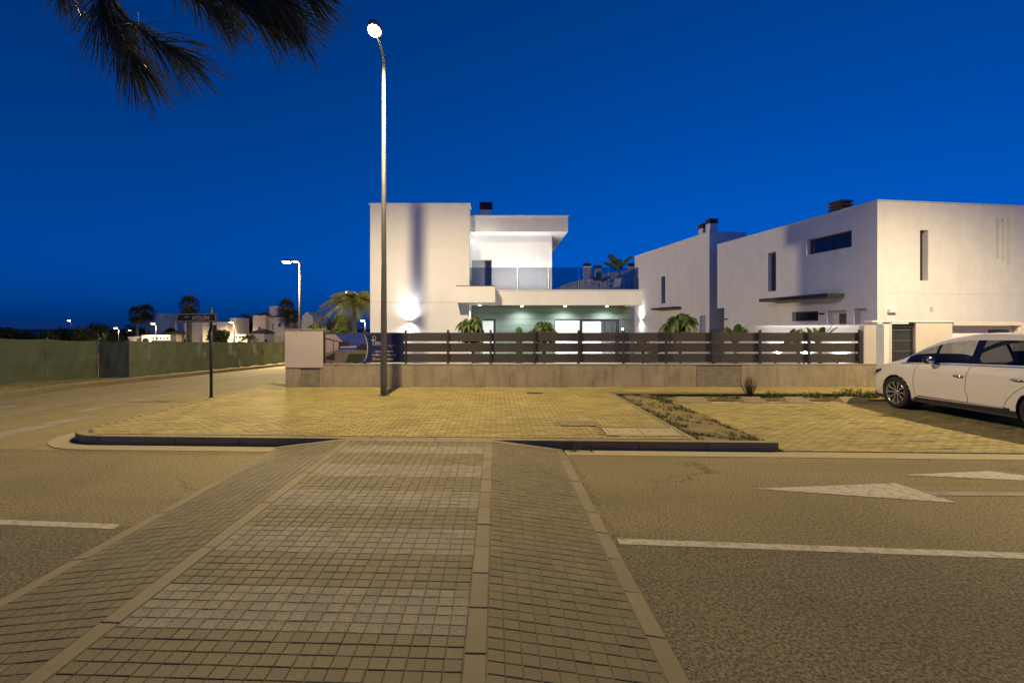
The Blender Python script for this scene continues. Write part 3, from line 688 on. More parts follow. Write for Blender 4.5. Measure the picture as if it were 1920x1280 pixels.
for k, (p0, p1, lab) in enumerate(((1266, 1333, 'leftmost concrete wheel stop, sunk beside the soil strip'), (1390, 1442, 'concrete wheel stop in front of the spiky plant'),
                                   (1471, 1524, 'concrete wheel stop third from the left, before the low weeds'), (1576, 1634, 'concrete wheel stop nearest the car, half in shade'))):
    Y = 12.15; x0, x1 = gx(p0, Y), gx(p1, Y)
    t = thing('wheel_stop', lab, 'wheel stop', ((x0+x1)/2, Y, .015), 0, 'wheel stops at the head of the parking bays'); w = (x1-x0)/2
    o = MB().add([(-w, -.10, 0), (w, -.10, 0), (w, .26, 0), (-w, .26, 0), (-w+.05, -.07, .035), (w-.05, -.07, .035), (w-.12, .24, .12), (-w+.12, .24, .12)],
             [(0, 3, 2, 1), (4, 5, 6, 7), (0, 1, 5, 4), (1, 2, 6, 5), (2, 3, 7, 6), (3, 0, 4, 7)]).build('block', 'kerb', t, bevel=.012)
    for s in (-1, 1): MB().tube([(s*w*.55, .08, .074), (s*w*.55, .08, .083)], .018, 8).build('anchor_bolt', 'galv', t)

# ------------------------------------------------------------------ white villa
vil = thing('villa', 'white flat roofed villa with a glass railed roof terrace behind the fence', 'house', (0, 19.5, .35))
def vb(name, m, x0, x1, y0, y1, z0, z1, bevel=0.0, parent=None): return box(name, m, parent or vil, x0, x1, y0, y1, z0, z1, bevel, True)
bxl, bxr = gx(694, 19.5), gx(880, 19.5)
zroof = gz(382, 19.5); zj = gz(567, 19.5)
vb('wall', 'render', bxl, bxr, 19.5, 27, .3, zj-.006, .006)
vb('wall', 'render', bxl, bxr, 19.5, 27, zj+.006, zroof-.03, .006)
vb('joint', 'offwhite', bxl+.02, bxr-.02, 19.52, 26.9, zj-.008, zj+.008)
vb('roof_coping', 'white', bxl-.04, bxr+.04, 19.46, 27.04, zroof-.03, zroof+.02, .004)
# upper storey
uy = 21.3; ux = gx(1035, uy); rz0, rz1 = gz(434.5, 20.4), gz(404.5, 20.4); rx = gx(1065, 20.4)
dx0, dx1, dz1 = gx(884, uy), gx(922, uy), gz(487, uy)
ufl = 2.97
mb = MB(); slab(mb, (bxr+.004, ux), (ufl, rz0), [(dx0, dx1, ufl, dz1)], lambda u, v, t: (u, t, v), uy, uy+.25); mb.build('wall', 'render', vil, True)
vb('wall', 'render', ux-.25, ux-.001, uy+.252, 27, ufl, rz0, 0)
vb('wall', 'render', bxr+.004, ux-.252, 26.7, 27, ufl, rz0, 0)
rf = vb('roof', 'render', bxr+.004, rx, 20.4, 27.3, rz0+.001, rz1-.03, .006)
vb('roof_coping', 'white', bxr+.042, rx+.04, 20.36, 27.34, rz1-.029, rz1+.015, .004)
# doorway recess on the terrace
vb('door_recess', 'greydoor', dx0+.02, dx1-.002, uy+.27, uy+.32, ufl, dz1+.2)
vb('recess_side', 'greydoor', dx1+.001, dx1+.05, uy+.252, uy+.268, ufl, dz1+.2)
vb('recess_side', 'greydoor', dx0-.05, dx0-.001, uy+.252, uy+.268, ufl, dz1+.2)
vb('recess_ceiling', 'greydoor', dx0, dx1, uy+.252, uy+.268, dz1+.01, dz1+.06)
dr = vb('glazed_door', 'anthracite', dx1-.30, dx1-.003, uy+.18, uy+.26, ufl, dz1-.01, .004)
vb('pane', 'blackglass', dx1-.24, dx1-.05, uy+.172, uy+.179, ufl+.05, dz1-.06, 0)
# chimney
cx0, cx1 = gx(900, 23), gx(922, 23); cz = gz(393, 23)
def chimney(parent, x0, x1, y0, y1, z0, z1, z2, world, body='render2'):
    c = box('chimney', body, parent, x0, x1, y0, y1, z0, z1, .006, world)
    n = 3; hh = (z2-z1)/n
    for k in range(n):
        box('louvre', 'brownlouvre', c, x0-.03, x1+.03, y0-.03, y1+.03, z1+k*hh+hh*.38, z1+(k+1)*hh, .004, world)
    box('flue', 'black', c, x0+.05, x1-.05, y0+.05, y1-.05, z1+.001, z2-hh*.62, 0, world)
    return c
chimney(vil, cx0, cx1, 23, 23.5, rz1-.1, cz, gz(379, 23), True)
# terrace slab, balcony box
ty = 19.6; tx1 = gx(1205, ty); tz1, tz0 = gz(543.4, ty), gz(572, ty); bx_r = gx(928.5, 18.9)
vb('terrace_front', 'render', bx_r+.003, tx1-.25, ty, ty+.25, tz0, tz1-.02, .006)
vb('terrace_side', 'render', tx1-.249, tx1, ty, 25.5, tz0, tz1-.02, .006)
vb('terrace_coping', 'white', bx_r+.003, tx1+.03, ty-.03, ty+.28, tz1-.019, tz1+.012, .004)
vb('terrace_floor', 'white', bxr+.003, tx1-.252, ty+.252, 25.4, tz0+.06, ufl-.001)
by = 18.9; bxl2 = gx(856, by); bzt, bzb = gz(535.5, by), gz(567, by)
vb('balcony_box', 'render', bxl2, bx_r, by, 19.497, bzb, bzt-.02, .006)
vb('balcony_box', 'render', bxr+.003, bx_r, 19.4985, 20.2, bzb, bzt-.022, .0)
vb('balcony_coping', 'slate', bxl2-.02, bx_r+.02, by-.02, 19.49, bzt-.019, bzt+.005, .003)
# railing
gy = ty+.12; ztop = gz(501.5, gy)
rail_px = [881, 970, 1028, 1085, 1141, 1197]; rxs = [gx(p, gy) for p in rail_px]
for a, b in zip(rxs[:-1], rxs[1:]):
    gp = vb('glass_panel', 'railglass', a+.012, b-.012, gy, gy+.012, (tz1+.02), ztop)
    for xx in (a+.03, b-.05): vb('glass_clamp', 'anthracite', xx, xx+.02, gy-.015, gy+.03, tz1+.013, tz1+.45, .002, gp)
for k in range(3):
    vb('glass_panel', 'railglass', rxs[-1]+.0, rxs[-1]+.012, gy+.05+k*1.85, gy+1.85*(k+1), tz1+.02, ztop)
    vb('glass_clamp', 'anthracite', rxs[-1]-.02, rxs[-1]+.03, gy+.06+k*1.85, gy+.085+1.85*k, tz1+.013, tz1+.45)
# ground floor: plank cladding with openings
cy = 21.3; gxr = gx(1184, cy); topz = tz0+.055
d0, d1, dt = gx(905, cy), gx(930, cy), gz(597.5, cy)
w0, w1, wt = gx(1040, cy), gx(1161, cy), gz(598, cy)
mb = MB(); slab(mb, (bxr+.004, gxr), (.3, topz), [(d0, d1, .35, dt), (w0, w1, .4, wt)], lambda u, v, t: (u, t, v), cy+.03, cy+.25); mb.build('wall', 'slate', vil, True)
z = .36; ph_ = .255
while z < topz-.02:
    zt = min(z+ph_, topz-.003)
    for a, b in ((bxr+.01, d0), (d1, w0), (w1, gxr-.42)):
        # a plank is cut at an opening only where the opening reaches
        pass
    segs = [(bxr+.01, gxr-.001)]
    def cut(segs, a, b):
        o_ = []
        for s, e in segs:
            if a > s: o_.append((s, min(a, e)))
            if b < e: o_.append((max(b, s), e))
        return [x for x in o_ if x[1]-x[0] > .03]
    if z < dt-.03: segs = cut(segs, d0, d1)
    if z < wt-.03: segs = cut(segs, w0, gxr)
    for s, e in segs: vb('plank', 'clad', s, e, cy, cy+.029, z+.010, zt-.004, .006)
    z += ph_
vb('jamb_panel', 'slate', w1+.02, gxr-.003, cy-.005, cy+.0285, .36, wt-.01, .004)
fd = vb('door_frame', 'anthracite', d1-.11, d1-.005, cy+.06, cy+.14, .37, dt-.004, .004)
vb('door_frame', 'anthracite', d0+.005, d1-.111, cy+.06, cy+.14, dt-.09, dt-.004, .004)
vb('door_pane', 'winglass', d0+.005, d1-.112, cy+.09, cy+.1, .37, dt-.092)
m1, m2 = gx(1087, cy), gx(1093, cy)
for a, b in ((w0+.004, w0+.05), (m1, m2), (w1-.14, w1-.004)): vb('window_frame', 'anthracite', a, b, cy+.05, cy+.15, .4, wt-.004, .004)
vb('window_frame', 'anthracite', w0+.051, m1-.001, cy+.06, cy+.14, wt-.06, wt-.004, .003)
vb('window_frame', 'anthracite', m2+.001, w1-.141, cy+.06, cy+.14, wt-.10, wt-.004, .003)
vb('window_pane', 'winglass', w0+.051, m1-.001, cy+.095, cy+.105, .41, wt-.061)
vb('window_pane', 'winglass', m2+.001, w1-.141, cy+.095, cy+.105, .41, wt-.101)
# lit room
vb('room_floor', 'tile', bxr+.02, gxr-.02, cy+.251, cy+4.4, .30, .38)
vb('room_wall', 'white', bxr+.02, gxr-.02, cy+4.41, cy+4.5, .3, topz)
vb('room_wall', 'white', bxr+.005, bxr+.055, cy+.251, cy+4.4, .381, topz)
vb('room_wall', 'white', gxr-.1, gxr-.02, cy+.251, cy+4.4, .381, topz)
vb('room_partition', 'white', gx(1000, cy), gx(1000, cy)+.1, cy+1.4, cy+4.4, .381, topz-.1)
mb = MB(); cu0 = gx(1128, cy+.6)
for k in range(30):
    xx = cu0+k*.034; yy = cy+.7+.03*math.sin(k*1.4)
    mb.v += [(xx, yy, .4), (xx, yy, wt-.02)]
    if k: mb.f.append((2*k-2, 2*k, 2*k+1, 2*k-1))
mb.build('curtain', 'white', vil, True, smooth=True)
rl = vb('ceiling_light', 'lens_led', 2.4, 3.4, cy+2.0, cy+2.6, topz-.05, topz-.02)
XL = lambda p: Vector(p)-Vector((0, 19.5, .35))
light('room_lamp', 'AREA', vil, XL((2.9, cy+2.3, topz-.08)), 120, LED, 1.2, aim=(0, 0, -1))
light('room_lamp', 'AREA', vil, XL((0.2, cy+2.3, topz-.08)), 50, LED, .8, aim=(0, 0, -1))
# downlights in the terrace soffit
for px in (899, 978.5, 1060, 1138.5):
    X = gx(px, 20.65); zz = tz0+.058 if px > 920 else bzb
    if px < 920: X = gx(px, 20.0); yy = 19.9; zz = bzb
    else: yy = 20.7; zz = tz0+.06
    dl = MB().tube([(X, yy, zz-.002), (X, yy, zz-.05)], .06, 14).build('downlight', 'white', vil, True)
    MB().ball((X, yy, zz-.052), (.045, .045, .014), 10, 6).build('lens', 'lens_led', dl, True)
    light('downlight_lamp', 'SPOT', vil, XL((X, yy, zz-.10)), 48, LED, .03, 150, .8, (0, .12, -1))
# wall lights
def sconce(parent, p, up, dn, local, nrm=(0, -1, 0), name='wall_light', spot=120):
    nrm = Vector(nrm); p = Vector(p); q = p+nrm*.07
    w = MB().tube([q+Vector((0, 0, -.07)), q+Vector((0, 0, .07))], .05, 12).build(name, 'white', parent, local is False)
    for s in (-1, 1): MB().ball(q+Vector((0, 0, .075*s)), (.04, .04, .012), 10, 4).build('lens', 'lens_led', w, local is False)
    off = (lambda v: v) if local else (lambda v: XF[parent.name].inverted() @ Vector(v))
    for s, pw, spot in ((1, up*.5, 168), (-1, dn*.6, 168), (1, up, 75)):
        l = light('wall_lamp', 'SPOT', parent, off(q+nrm*.10+Vector((0, 0, .12*s))), pw, LED, .04, spot, 1.0, (-nrm.x*.25, -nrm.y*.25, s))
    return w
sconce(vil, (gx(768, 19.5), 19.499, gz(603, 19.5)), 46, 28, False)
sp = vb('wall_light', 'white', bxr+.005, bxr+.08, 20.9, 21.0, gz(456, 20.95), gz(449, 20.95), .01)
MB().ball((bxr+.10, 20.9, gz(453, 20.9)), .03, 10, 6).build('lens', 'lens_led', sp, True)
light('wall_lamp', 'POINT', vil, XL((bxr+.7, 20.1, gz(453, 20.9))), 2, LED, .05)
for X_ in (.2, 1.1, 2.0):  # unseen uplights added behind the parapet to brighten the terrace back wall
    ul = MB().tube([(X_, 20.3, ufl), (X_, 20.3, ufl+.06)], .06, 12).build('added_uplight', 'black', vil, True); MB().ball((X_, 20.3, ufl+.06), (.045, .045, .012), 10, 4).build('lens', 'lens_led', ul, True)
    light('added_uplight_lamp', 'SPOT', vil, XL((X_, 20.3, ufl+.12)), 34, LED, .04, 130, .8, (0, .35, 1))

# ------------------------------------------------------------------ neighbouring houses
ANG = math.atan2(140, 960); dirL = Vector((-math.sin(ANG), math.cos(ANG))); dirR = Vector((math.cos(ANG), math.sin(ANG)))
def on_left(C, px):                          # distance along the left face for an image column
    k = (px-PX)/F; return (C[0]-k*C[1])/(k*dirL.y-dirL.x)
def on_right(C, px):
    k = (px-PX)/F; return (C[0]-k*C[1])/(k*dirR.y-dirR.x)
def zL(C, s, py): return gz(py, C[1]+s*dirL.y)
def zR(C, s, py): return gz(py, C[1]+s*dirR.y)
def win_left(h, C, p0, p1, y0, y1, depth, hole, mullion=True, pane='blackglass', m='anthracite'):
    s1, s0 = on_left(C, p0), on_left(C, p1); zc = (s0+s1)/2
    z1, z0 = zL(C, zc, y0), zL(C, zc, y1); hole.append((s0, s1, z0, z1)); return s0, s1, z0, z1
def neigh(name, label, C, L, Wd, ztop, group):
    return thing(name, label, 'house', (C[0], C[1], 0), ANG, group)
CR = (gx(1645, 18.9), 18.9); ZT_R = gz(375, 18.9)
hr = neigh('house', 'large white rendered house at the right with slim deep set windows', CR, 10.3, 12, ZT_R, 'white neighbouring houses')
hl, hf = [], []
LW = on_left(CR, 1345)
a1 = win_left(hr, CR, 1440, 1455, 473, 546, .2, hl); a2_ = win_left(hr, CR, 1512, 1597, 441, 471, .2, hl)
a3 = win_left(hr, CR, 1485, 1534, 584, 602, .2, hl); a4 = win_left(hr, CR, 1551, 1587, 582, 640, .2, hl); a5 = win_left(hr, CR, 1601, 1625, 578, 640, .2, hl)
notch = on_left(CR, 1358); hl.append((notch, LW+1, -1, zL(CR, notch, 577)))
fL = lambda u, v, t: (t, u, v); fR = lambda u, v, t: (u, t, v)
mb = MB(); slab(mb, (0, LW), (-.6, ZT_R-.03), hl, fL, 0, .3); mb.build('wall', 'render2', hr)
sl = [(on_right(CR, a), on_right(CR, b), c, d) for a, b, c, d in ((1725, 1740.5, 431, 526), (1868, 1872.5, 410, 486), (1878, 1882.5, 410, 492), (1888.5, 1893, 410, 499))]
hf = [(a, b, zR(CR, a, d), zR(CR, a, c)) for a, b, c, d in sl]
mb = MB(); slab(mb, (.301, 12), (-.6, ZT_R-.03), hf, fR, 0, .3); mb.build('wall', 'render2', hr)
mb = MB(); mb.box(0.001, .3, .001, .299, -.6, ZT_R-.031); mb.build('wall_corner', 'render2', hr)
box('core', 'anthracite', hr, .45, 11.9, .45, LW-.1, -.6, ZT_R-.2)
box('roof', 'render2', hr, .31, 11.9, .31, LW-.1, ZT_R-.19, ZT_R-.1)
for a in ((-.03, 12.03, -.03, .32), (-.03, .32, .321, LW+.03)): box('roof_coping', 'white', hr, *a, ZT_R-.029, ZT_R+.015, .004)
box('joint', 'offwhite', hr, .3, 12, -.004, .002, zR(CR, .2, 549)-.012, zR(CR, .2, 549)+.0)
for (s0, s1, z0, z1), mul in ((a1, 'h'), (a2_, 'v'), (a3, None)):
    f_ = box('window_frame', 'anthracite', hr, .2, .28, s0+.001, s1-.001, z0+.001, z1-.001)
    box('pane', 'blackglass', f_, .19, .199, s0+.06, s1-.06, z0+.06, z1-.06)
    if mul == 'v': box('mullion', 'anthracite', f_, .18, .195, (s0+s1)/2-.03, (s0+s1)/2+.03, z0+.05, z1-.05)
    if mul == 'h': box('mullion', 'anthracite', f_, .18, .195, s0+.05, s1-.05, z0+.9, z0+.95)
for (s0, s1, z0, z1), mm in ((a4, 'wood'), (a5, 'anthracite')):
    box('door', mm, hr, .24, .29, s0+.06, s1-.35, z0, z1-.12)
    box('door_lining', 'render2', hr, .291, .299, s0+.001, s1-.001, z0, z1-.001)
a, b, z0, z1 = hf[0]; f_ = box('window_frame', 'anthracite', hr, a+.001, b-.001, .23, .28, z0+.001, z1-.001); box('pane', 'blackglass', f_, a+.04, b-.04, .222, .229, z0+.05, z1-.05)
for a, b, z0, z1 in hf[1:]: box('niche', 'offwhite', hr, a+.001, b-.001, .24, .29, z0+.001, z1-.001)
s1, s0 = on_left(CR, 1450), on_left(CR, 1597); zc = zL(CR, s0, 553)
box('canopy', 'anthracite', hr, -.75, -.004, s0+.35, s1, zc-.06, zc+.09, .005)
for px, w in ((1542, 11), (1362, 9)):
    s_ = on_left(CR, px); zz = zL(CR, s_, 588 if px > 1500 else 598); box('wall_light', 'black', hr, -.09, -.002, s_-.12, s_+.12, zz-.03, zz+.03, .004)
s_ = on_right(CR, 1671); zz = zR(CR, s_, 583); box('vent_hood', 'render2', hr, s_-.17, s_+.17, -.12, -.002, zz-.07, zz+.08, .02)
s_ = on_right(CR, 1746); zz = zR(CR, s_, 579); box('junction_box', 'offwhite', hr, s_-.06, s_+.06, -.03, -.002, zz-.08, zz+.08, .005)
s_ = 2.64; chimney(hr, .6, 1.15, s_-.3, s_+.3, ZT_R-.15, ZT_R+.18, ZT_R+.62, False, 'render2')
CM = (gx(1330, 30.2), 30.2); ZM = gz(434, 30.2); LM = on_left(CM, 1190)
hm = neigh('house', 'white house standing back between the villa and the large right house', CM, LM, 2.3, ZM, 'white neighbouring houses')
hl = []; c1 = win_left(hm, CM, 1240, 1247, 518, 569, .2, hl); c2 = win_left(hm, CM, 1312, 1323, 592, 640, .2, hl)
mb = MB(); slab(mb, (0, LM), (-.8, ZM-.03), hl, fL, 0, .3); mb.build('wall', 'render2', hm)
box('wall', 'render2', hm, .301, 2.35, .001, .3, -.8, ZM-.03)
box('wall', 'render2', hm, 2.05, 2.35, .301, LM, -.8, ZM-.03)
box('core', 'render2', hm, .45, 2.0, .45, LM, -.8, ZM-.15)
box('roof_coping', 'white', hm, -.03, .32, -.03, LM, ZM-.029, ZM+.012, .004); box('roof_coping', 'white', hm, .321, 2.38, -.03, .32, ZM-.029, ZM+.012, .004)
for s0, s1, z0, z1 in (c1,): f_ = box('window_frame', 'anthracite', hm, .2, .28, s0+.001, s1-.001, z0+.001, z1-.001); box('pane', 'blackglass', f_, .19, .199, s0+.05, s1-.05, z0+.05, z1-.05)
s0, s1, z0, z1 = c2; box('door', 'greydoor', hm, .1, .15, s0+.02, s1-.02, z0, z1-.02)
s1, s0 = on_left(CM, 1235), on_left(CM, 1277); zc = zL(CM, s0, 577); box('canopy', 'anthracite', hm, -.6, -.003, s0, s1, zc-.05, zc+.08, .005)
for px, y1, y2 in ((1317, 409, 418), (1342, 418, 427)):
    s_ = on_left(CM, px) if px < 1330 else 2.0; xx = .5 if px < 1330 else .75
    zz = CM[1]+s_*dirL.y; chimney(hm, xx, xx+.5, s_, s_+.5, ZM-.1, gz(y2, zz), gz(y1, zz), False)
s_ = on_left(CM, 1203)
sconce(hm, (-.002, s_, zL(CM, s_, 600)), 90, 60, True, (-1, 0, 0))
# house behind the terrace
hb = thing('house', 'low pale house far behind the roof terrace, only its roofline and chimneys showing', 'house', (gx(1140, 44), 44, g(44)), 0, 'white neighbouring houses')
lx0, lx1 = gx(1060, 44)-gx(1140, 44), gx(1200, 44)-gx(1140, 44)
zt = gz(508, 44)-g(44)
MB().prism([(lx0, 0, 0), (lx1, 0, 0), (lx1, 0, zt), (gx(1145, 44)-gx(1140, 44), 0, zt-.25), (lx0, 0, gz(536, 44)-g(44))], (0, 6, 0)).build('wall', 'render2', hb)
MB().prism([(lx0-.1, -.15, gz(536, 44)-g(44)-.02), (lx0-.1, -.15, gz(533, 44)-g(44)), (gx(1145, 44)-gx(1140, 44), -.15, zt-.13), (lx1+.1, -.15, zt+.12), (lx1+.1, -.15, zt+.003), (gx(1145, 44)-gx(1140, 44), -.15, zt-.245)], (0, 6.3, 0)).build('roof', 'white', hb)
for px, y0, y1 in ((1100, 493, 499), (1120, 497, 503), (1183, 493, 500)):
    X = gx(px, 45)-gx(1140, 44); chimney(hb, X-.3, X+.3, .5, 1.1, zt-1.2, gz(y1, 44.5)-g(44), gz(y0, 44.5)-g(44), False)

# neighbour's walls, gate
nw = thing('boundary_wall', 'white neighbour wall lit by garden lights behind the right half of the fence', 'wall', (11.1, 15.6, 0))
p0, p1 = Vector((gx(1415, 20.3), 20.3, 0)), Vector((11.52, 15.2, 0)); dd = (p1-p0).normalized(); nn = Vector((-dd.y, dd.x, 0))*.2
MB().prism([p0+Vector((0, 0, -.2)), p1+Vector((0, 0, -.2)), p1+nn+Vector((0, 0, -.2)), p0+nn+Vector((0, 0, -.2))], (0, 0, 2.07)).build('wall', 'render', nw, True)
c_ = dd.cross(Vector((0, 0, 1)))*.03
MB().prism([p0+Vector((0, 0, 1.872))+c_-nn*.15, p1+Vector((0, 0, 1.872))+c_-nn*.15, p1+nn*1.15+Vector((0, 0, 1.872)), p0+nn*1.15+Vector((0, 0, 1.872))], (0, 0, .035)).build('wall_capping', 'white', nw, True)
for u in (.22, .47, .72):
    q = p0.lerp(p1, u)-nn*.45; q.z = .8
    sp = MB().tube([(q.x, q.y, .35), (q.x, q.y, .72)], .03, 8).build('garden_spotlight', 'black', nw, True)
    MB().ball((q.x, q.y, .74), (.035, .035, .02), 8, 4).build('lens', 'lens_led', sp, True)
    light('garden_lamp', 'SPOT', nw, XF[nw.name].inverted() @ Vector((q.x, q.y, .82)), 40, LED, .03, 150, .9, (nn.x*1.2, nn.y*1.2, 1))
fw = thing('front_wall', 'cream front garden wall with recessed letter box panel behind the car', 'wall', (14.5, 16.6, 0), ANG)
FW = (14.5, 16.6)
def fr(px): return on_right(FW, px)
def zf(px, py): return zR(FW, fr(px), py)
xg0, xg1 = fr(1673), fr(1717); xa, xb = fr(1786), fr(1910); zt_ = zf(1760, 604)
box('wall', 'offwhite', fw, xg1+.003, xa, 0, .25, -.3, zt_, .008)
box('wall', 'render2', fw, xa+.003, xb, .18, .4, -.3, zt_-.11, .004)
box('lintel', 'offwhite', fw, xa+.003, xb+.05, -.04, .4, zt_-.105, zt_+.01, .006)
box('wall', 'offwhite', fw, xb+.003, xb+3, 0, .25, -.3, zt_-.02, .008)
box('lintel', 'render', fw, xg0-.75, xa-.003, -.03, .28, zt_+.003, zt_+.05, .006)
box('meter_panel', 'slate', fw, fr(1864), fr(1902), .16, .178, zf(1880, 628), zf(1880, 618), .003)
text('house_letter', 'C', .11, 'anthracite', fw, (xb+.06, -.004, zf(1915, 629)), 1, .002, .003)
box('gate_pillar', 'offwhite', fw, xg0-.1, xg0-.01, 0, .25, -.3, zt_, .006)
box('side_wall', 'render', fw, xg0-.75, xg0-.32, .3, .5, -.3, zt_-.1, .006)
gt = thing('gate', 'dark metal grille gate in the cream wall left of the car roof', 'gate', (14.5, 16.6, 0), ANG)
gz0, gz1 = .05, zt_-.06
mb = MB()
box('gate_frame', 'anthracite', gt, xg0, xg0+.06, .08, .14, gz0, gz1, .004); box('gate_frame', 'anthracite', gt, xg1-.06, xg1, .08, .14, gz0, gz1, .004)
box('gate_frame', 'anthracite', gt, xg0+.061, xg1-.061, .08, .14, gz1-.12, gz1, .004); box('gate_frame', 'anthracite', gt, xg0+.061, xg1-.061, .08, .14, gz0, gz0+.08, .004)
for k in range(13):
    xx = xg0+.09+k*(xg1-xg0-.18)/12; MB().tube([(xx, .11, gz0+.07), (xx, .11, gz1-.11)], .007, 6).build('bar', 'slate', gt)
for k in range(5):
    zz = gz0+.3+k*(gz1-gz0-.5)/4; box('cross_bar', 'slate', gt, xg0+.062, xg1-.062, .1, .103, zz, zz+.02)
box('backing_sheet', 'anthracite', gt, xg0+.061, xg1-.061, .15, .155, gz0, gz1)
box('open_leaf', 'anthracite', gt, xg0-.32, xg0-.26, .25, .9, gz0, gz1-.2, .004)
#@@PLANTS

# ------------------------------------------------------------------ plants
def strip(mb, pts, wid, side, fold=0.0):
    """leaf blade along pts with half widths wid, folded about the midrib"""
    n = len(mb.v)
    for p, w in zip(pts, wid):
        s = Vector(side)*w; mb.v += [tuple(p-s+Vector((0, 0, fold*w))), tuple(p), tuple(p+s+Vector((0, 0, fold*w)))]
    for k in range(len(pts)-1):
        a = n+3*k; mb.f += [(a, a+1, a+4, a+3), (a+1, a+2, a+5, a+4)]
def umbrella_leaf(parent, base, tip, size, droop, name='leaf', m='leaf'):
    mb = MB(); base = Vector(base); tip = Vector(tip); mid = (base+tip)/2+Vector((0, 0, .05))
    mb.tube([base, mid, tip], [.008, .006, .004], 5)
    ax = (tip-base).normalized(); a0 = rnd.uniform(0, 6.28); nl = rnd.randint(7, 9)
    hx = ax.orthogonal().normalized(); hy = ax.cross(hx)
    for k in range(nl):
        a = a0+2*math.pi*k/nl; d = (hx*math.cos(a)+hy*math.sin(a)+ax*.55).normalized(); L_ = size*rnd.uniform(.75, 1.1)
        side = d.cross(Vector((0, 0, 1))); side = side.normalized() if side.length > .05 else hx
        pts = [tip+d*L_*t+Vector((0, 0, -droop*L_*t*t)) for t in (0, .2, .45, .7, 1)]
        strip(mb, pts, [L_*w for w in (.02, .14, .2, .15, .01)], side, .25)
    return mb.build(name, m, parent)
def umbrella_plant(label, x, y, zb, ztop, spread, n, seed, size=.3, group='umbrella leaved garden plants'):
    rnd.seed(seed); t = thing('garden_plant', label, 'plant', (x, y, zb), 0, group); h = ztop-zb-.12
    MB().tube([(0, 0, -.05), (.03, .02, h*.5), (0, 0, h*.86)], [.035, .03, .02], 8).build('stem', 'bark', t, smooth=True)
    nb = max(3, n//5)
    for q in range(nb):
        a = 2*math.pi*q/nb+rnd.uniform(-.5, .5); rr = spread*rnd.uniform(.25, .6)*(0 if q == 0 else 1); zt = h*(rnd.uniform(.62, .86) if q else .9)
        tip = Vector((rr*math.cos(a), rr*math.sin(a)*.8, zt)); st = MB().tube([(0, 0, h*.3), (rr*.35*math.cos(a), rr*.3*math.sin(a), h*.55), tip], [.018, .014, .009], 6); st.build('branch', 'bark', t, smooth=True)
        for k in range(max(4, n//nb)+1):
            b = 2.4*k+rnd.uniform(-.5, .5); pl = spread*rnd.uniform(.3, .55); e = rnd.uniform(.05, 1.0)
            lt = tip+Vector((math.cos(b)*pl*math.cos(e), math.sin(b)*pl*math.cos(e), min(h-tip.z+.06, pl*math.sin(e)*.8)))
            umbrella_leaf(t, tip+Vector((0, 0, -.03*k)), lt, size*rnd.uniform(.7, 1.05), rnd.uniform(.8, 1.5))
    return t
def plant_px(label, px, ytop, Y, rpx, n, seed, size, zb=.35): return umbrella_plant(label, gx(px, Y), Y, zb, gz(ytop, Y), rpx/F*Y, n, seed, size)
plant_px('umbrella leaved plant in front of the narrow glazed door', 886, 586, 15.3, 30, 26, 1, .28)
plant_px('umbrella leaved plant before the large lit window', 1020, 597, 15.6, 29, 20, 2, .25)
plant_px('tall drooping plant in front of the set back white house', 1275, 583, 15.5, 38, 20, 3, .34)
plant_px('round leafy plant showing above the left end pillar', 592, 602, 16.2, 26, 24, 4, .26)
plant_px('small leafy plant above the banner beside the pillar', 620, 612, 16.6, 20, 16, 5, .24)
plant_px('fine leaved plant against the lit white neighbour wall', 1497, 607, 15.6, 22, 14, 6, .2)
plant_px('low leafy plant right of the small lit wall lamp', 1205, 616, 16.0, 14, 10, 8, .18)
def banana_leaf(parent, base, d, L_, W, curl=.5):
    mb = MB(); base = Vector(base); d = Vector(d).normalized(); side = d.cross(Vector((0, 0, 1)))
    side = side.normalized() if side.length > .05 else Vector((1, 0, 0)); q = Matrix.Rotation(rnd.uniform(-.6, .6), 3, d) @ side
    ts = np.linspace(0, 1, 9); pts = [base+d*L_*t+Vector((d.x, d.y, 0))*curl*L_*t*t*.4+Vector((0, 0, -curl*L_*t*t*.45)) for t in ts]
    strip(mb, pts, [W*max(.03, math.sin(min(1, max(0, (t-.14)/.86))*math.pi)**.55) if t > .15 else .012 for t in ts], q, .3)
    return mb.build('leaf', 'leaf_banana', parent, smooth=True)
def banana(label, px, ybase, Y, H_, n, seed, L_=.9, W=.13, zb=None, up=1.5, pot=False, group='broad leaved plants'):
    rnd.seed(seed); z0 = zb if zb is not None else gz(ybase, Y); t = thing('broad_leaf_plant', label, 'plant', (gx(px, Y), Y, z0), 0, group)
    ph_ = 0
    if pot:
        MB().tube([(0, 0, 0), (0, 0, .05), (0, 0, .32), (0, 0, .33)], [.13, .15, .19, .17], 14).build('pot', 'slate', t, smooth=True); ph_ = .3
    MB().tube([(0, 0, ph_-.02), (.02, 0, ph_+H_*.5), (0, 0, ph_+H_)], [.07, .06, .035], 10).build('stem', 'palmtrunk' if pot else 'leaf_banana', t, smooth=True)
    for k in range(n):
        a = 2.4*k+rnd.uniform(-.4, .4); e = up*rnd.uniform(.5, 1.4); banana_leaf(t, (0, 0, ph_+H_*rnd.uniform(.85, 1)), (math.cos(a), math.sin(a)*.7, e), L_*rnd.uniform(.7, 1.1), W, rnd.uniform(.2, .7))
    return t
banana('tall banana plant on the right end of the roof terrace', 1161, 0, 21.6, 1.0, 9, 11, .95, .15, ufl, 1.3, True)
banana('shorter dark potted banana plant behind the terrace chairs', 1124, 0, 21.9, .45, 9, 12, .75, .13, ufl, .8, True)
banana('broad leaved plant behind the middle of the right fence half', 1378, 0, 15.5, .95, 9, 13, .82, .12, .35, 1.9)
banana('broad leaved plant near the right end of the fence', 1537, 0, 15.5, .95, 8, 14, .85, .11, .35, 2.0)
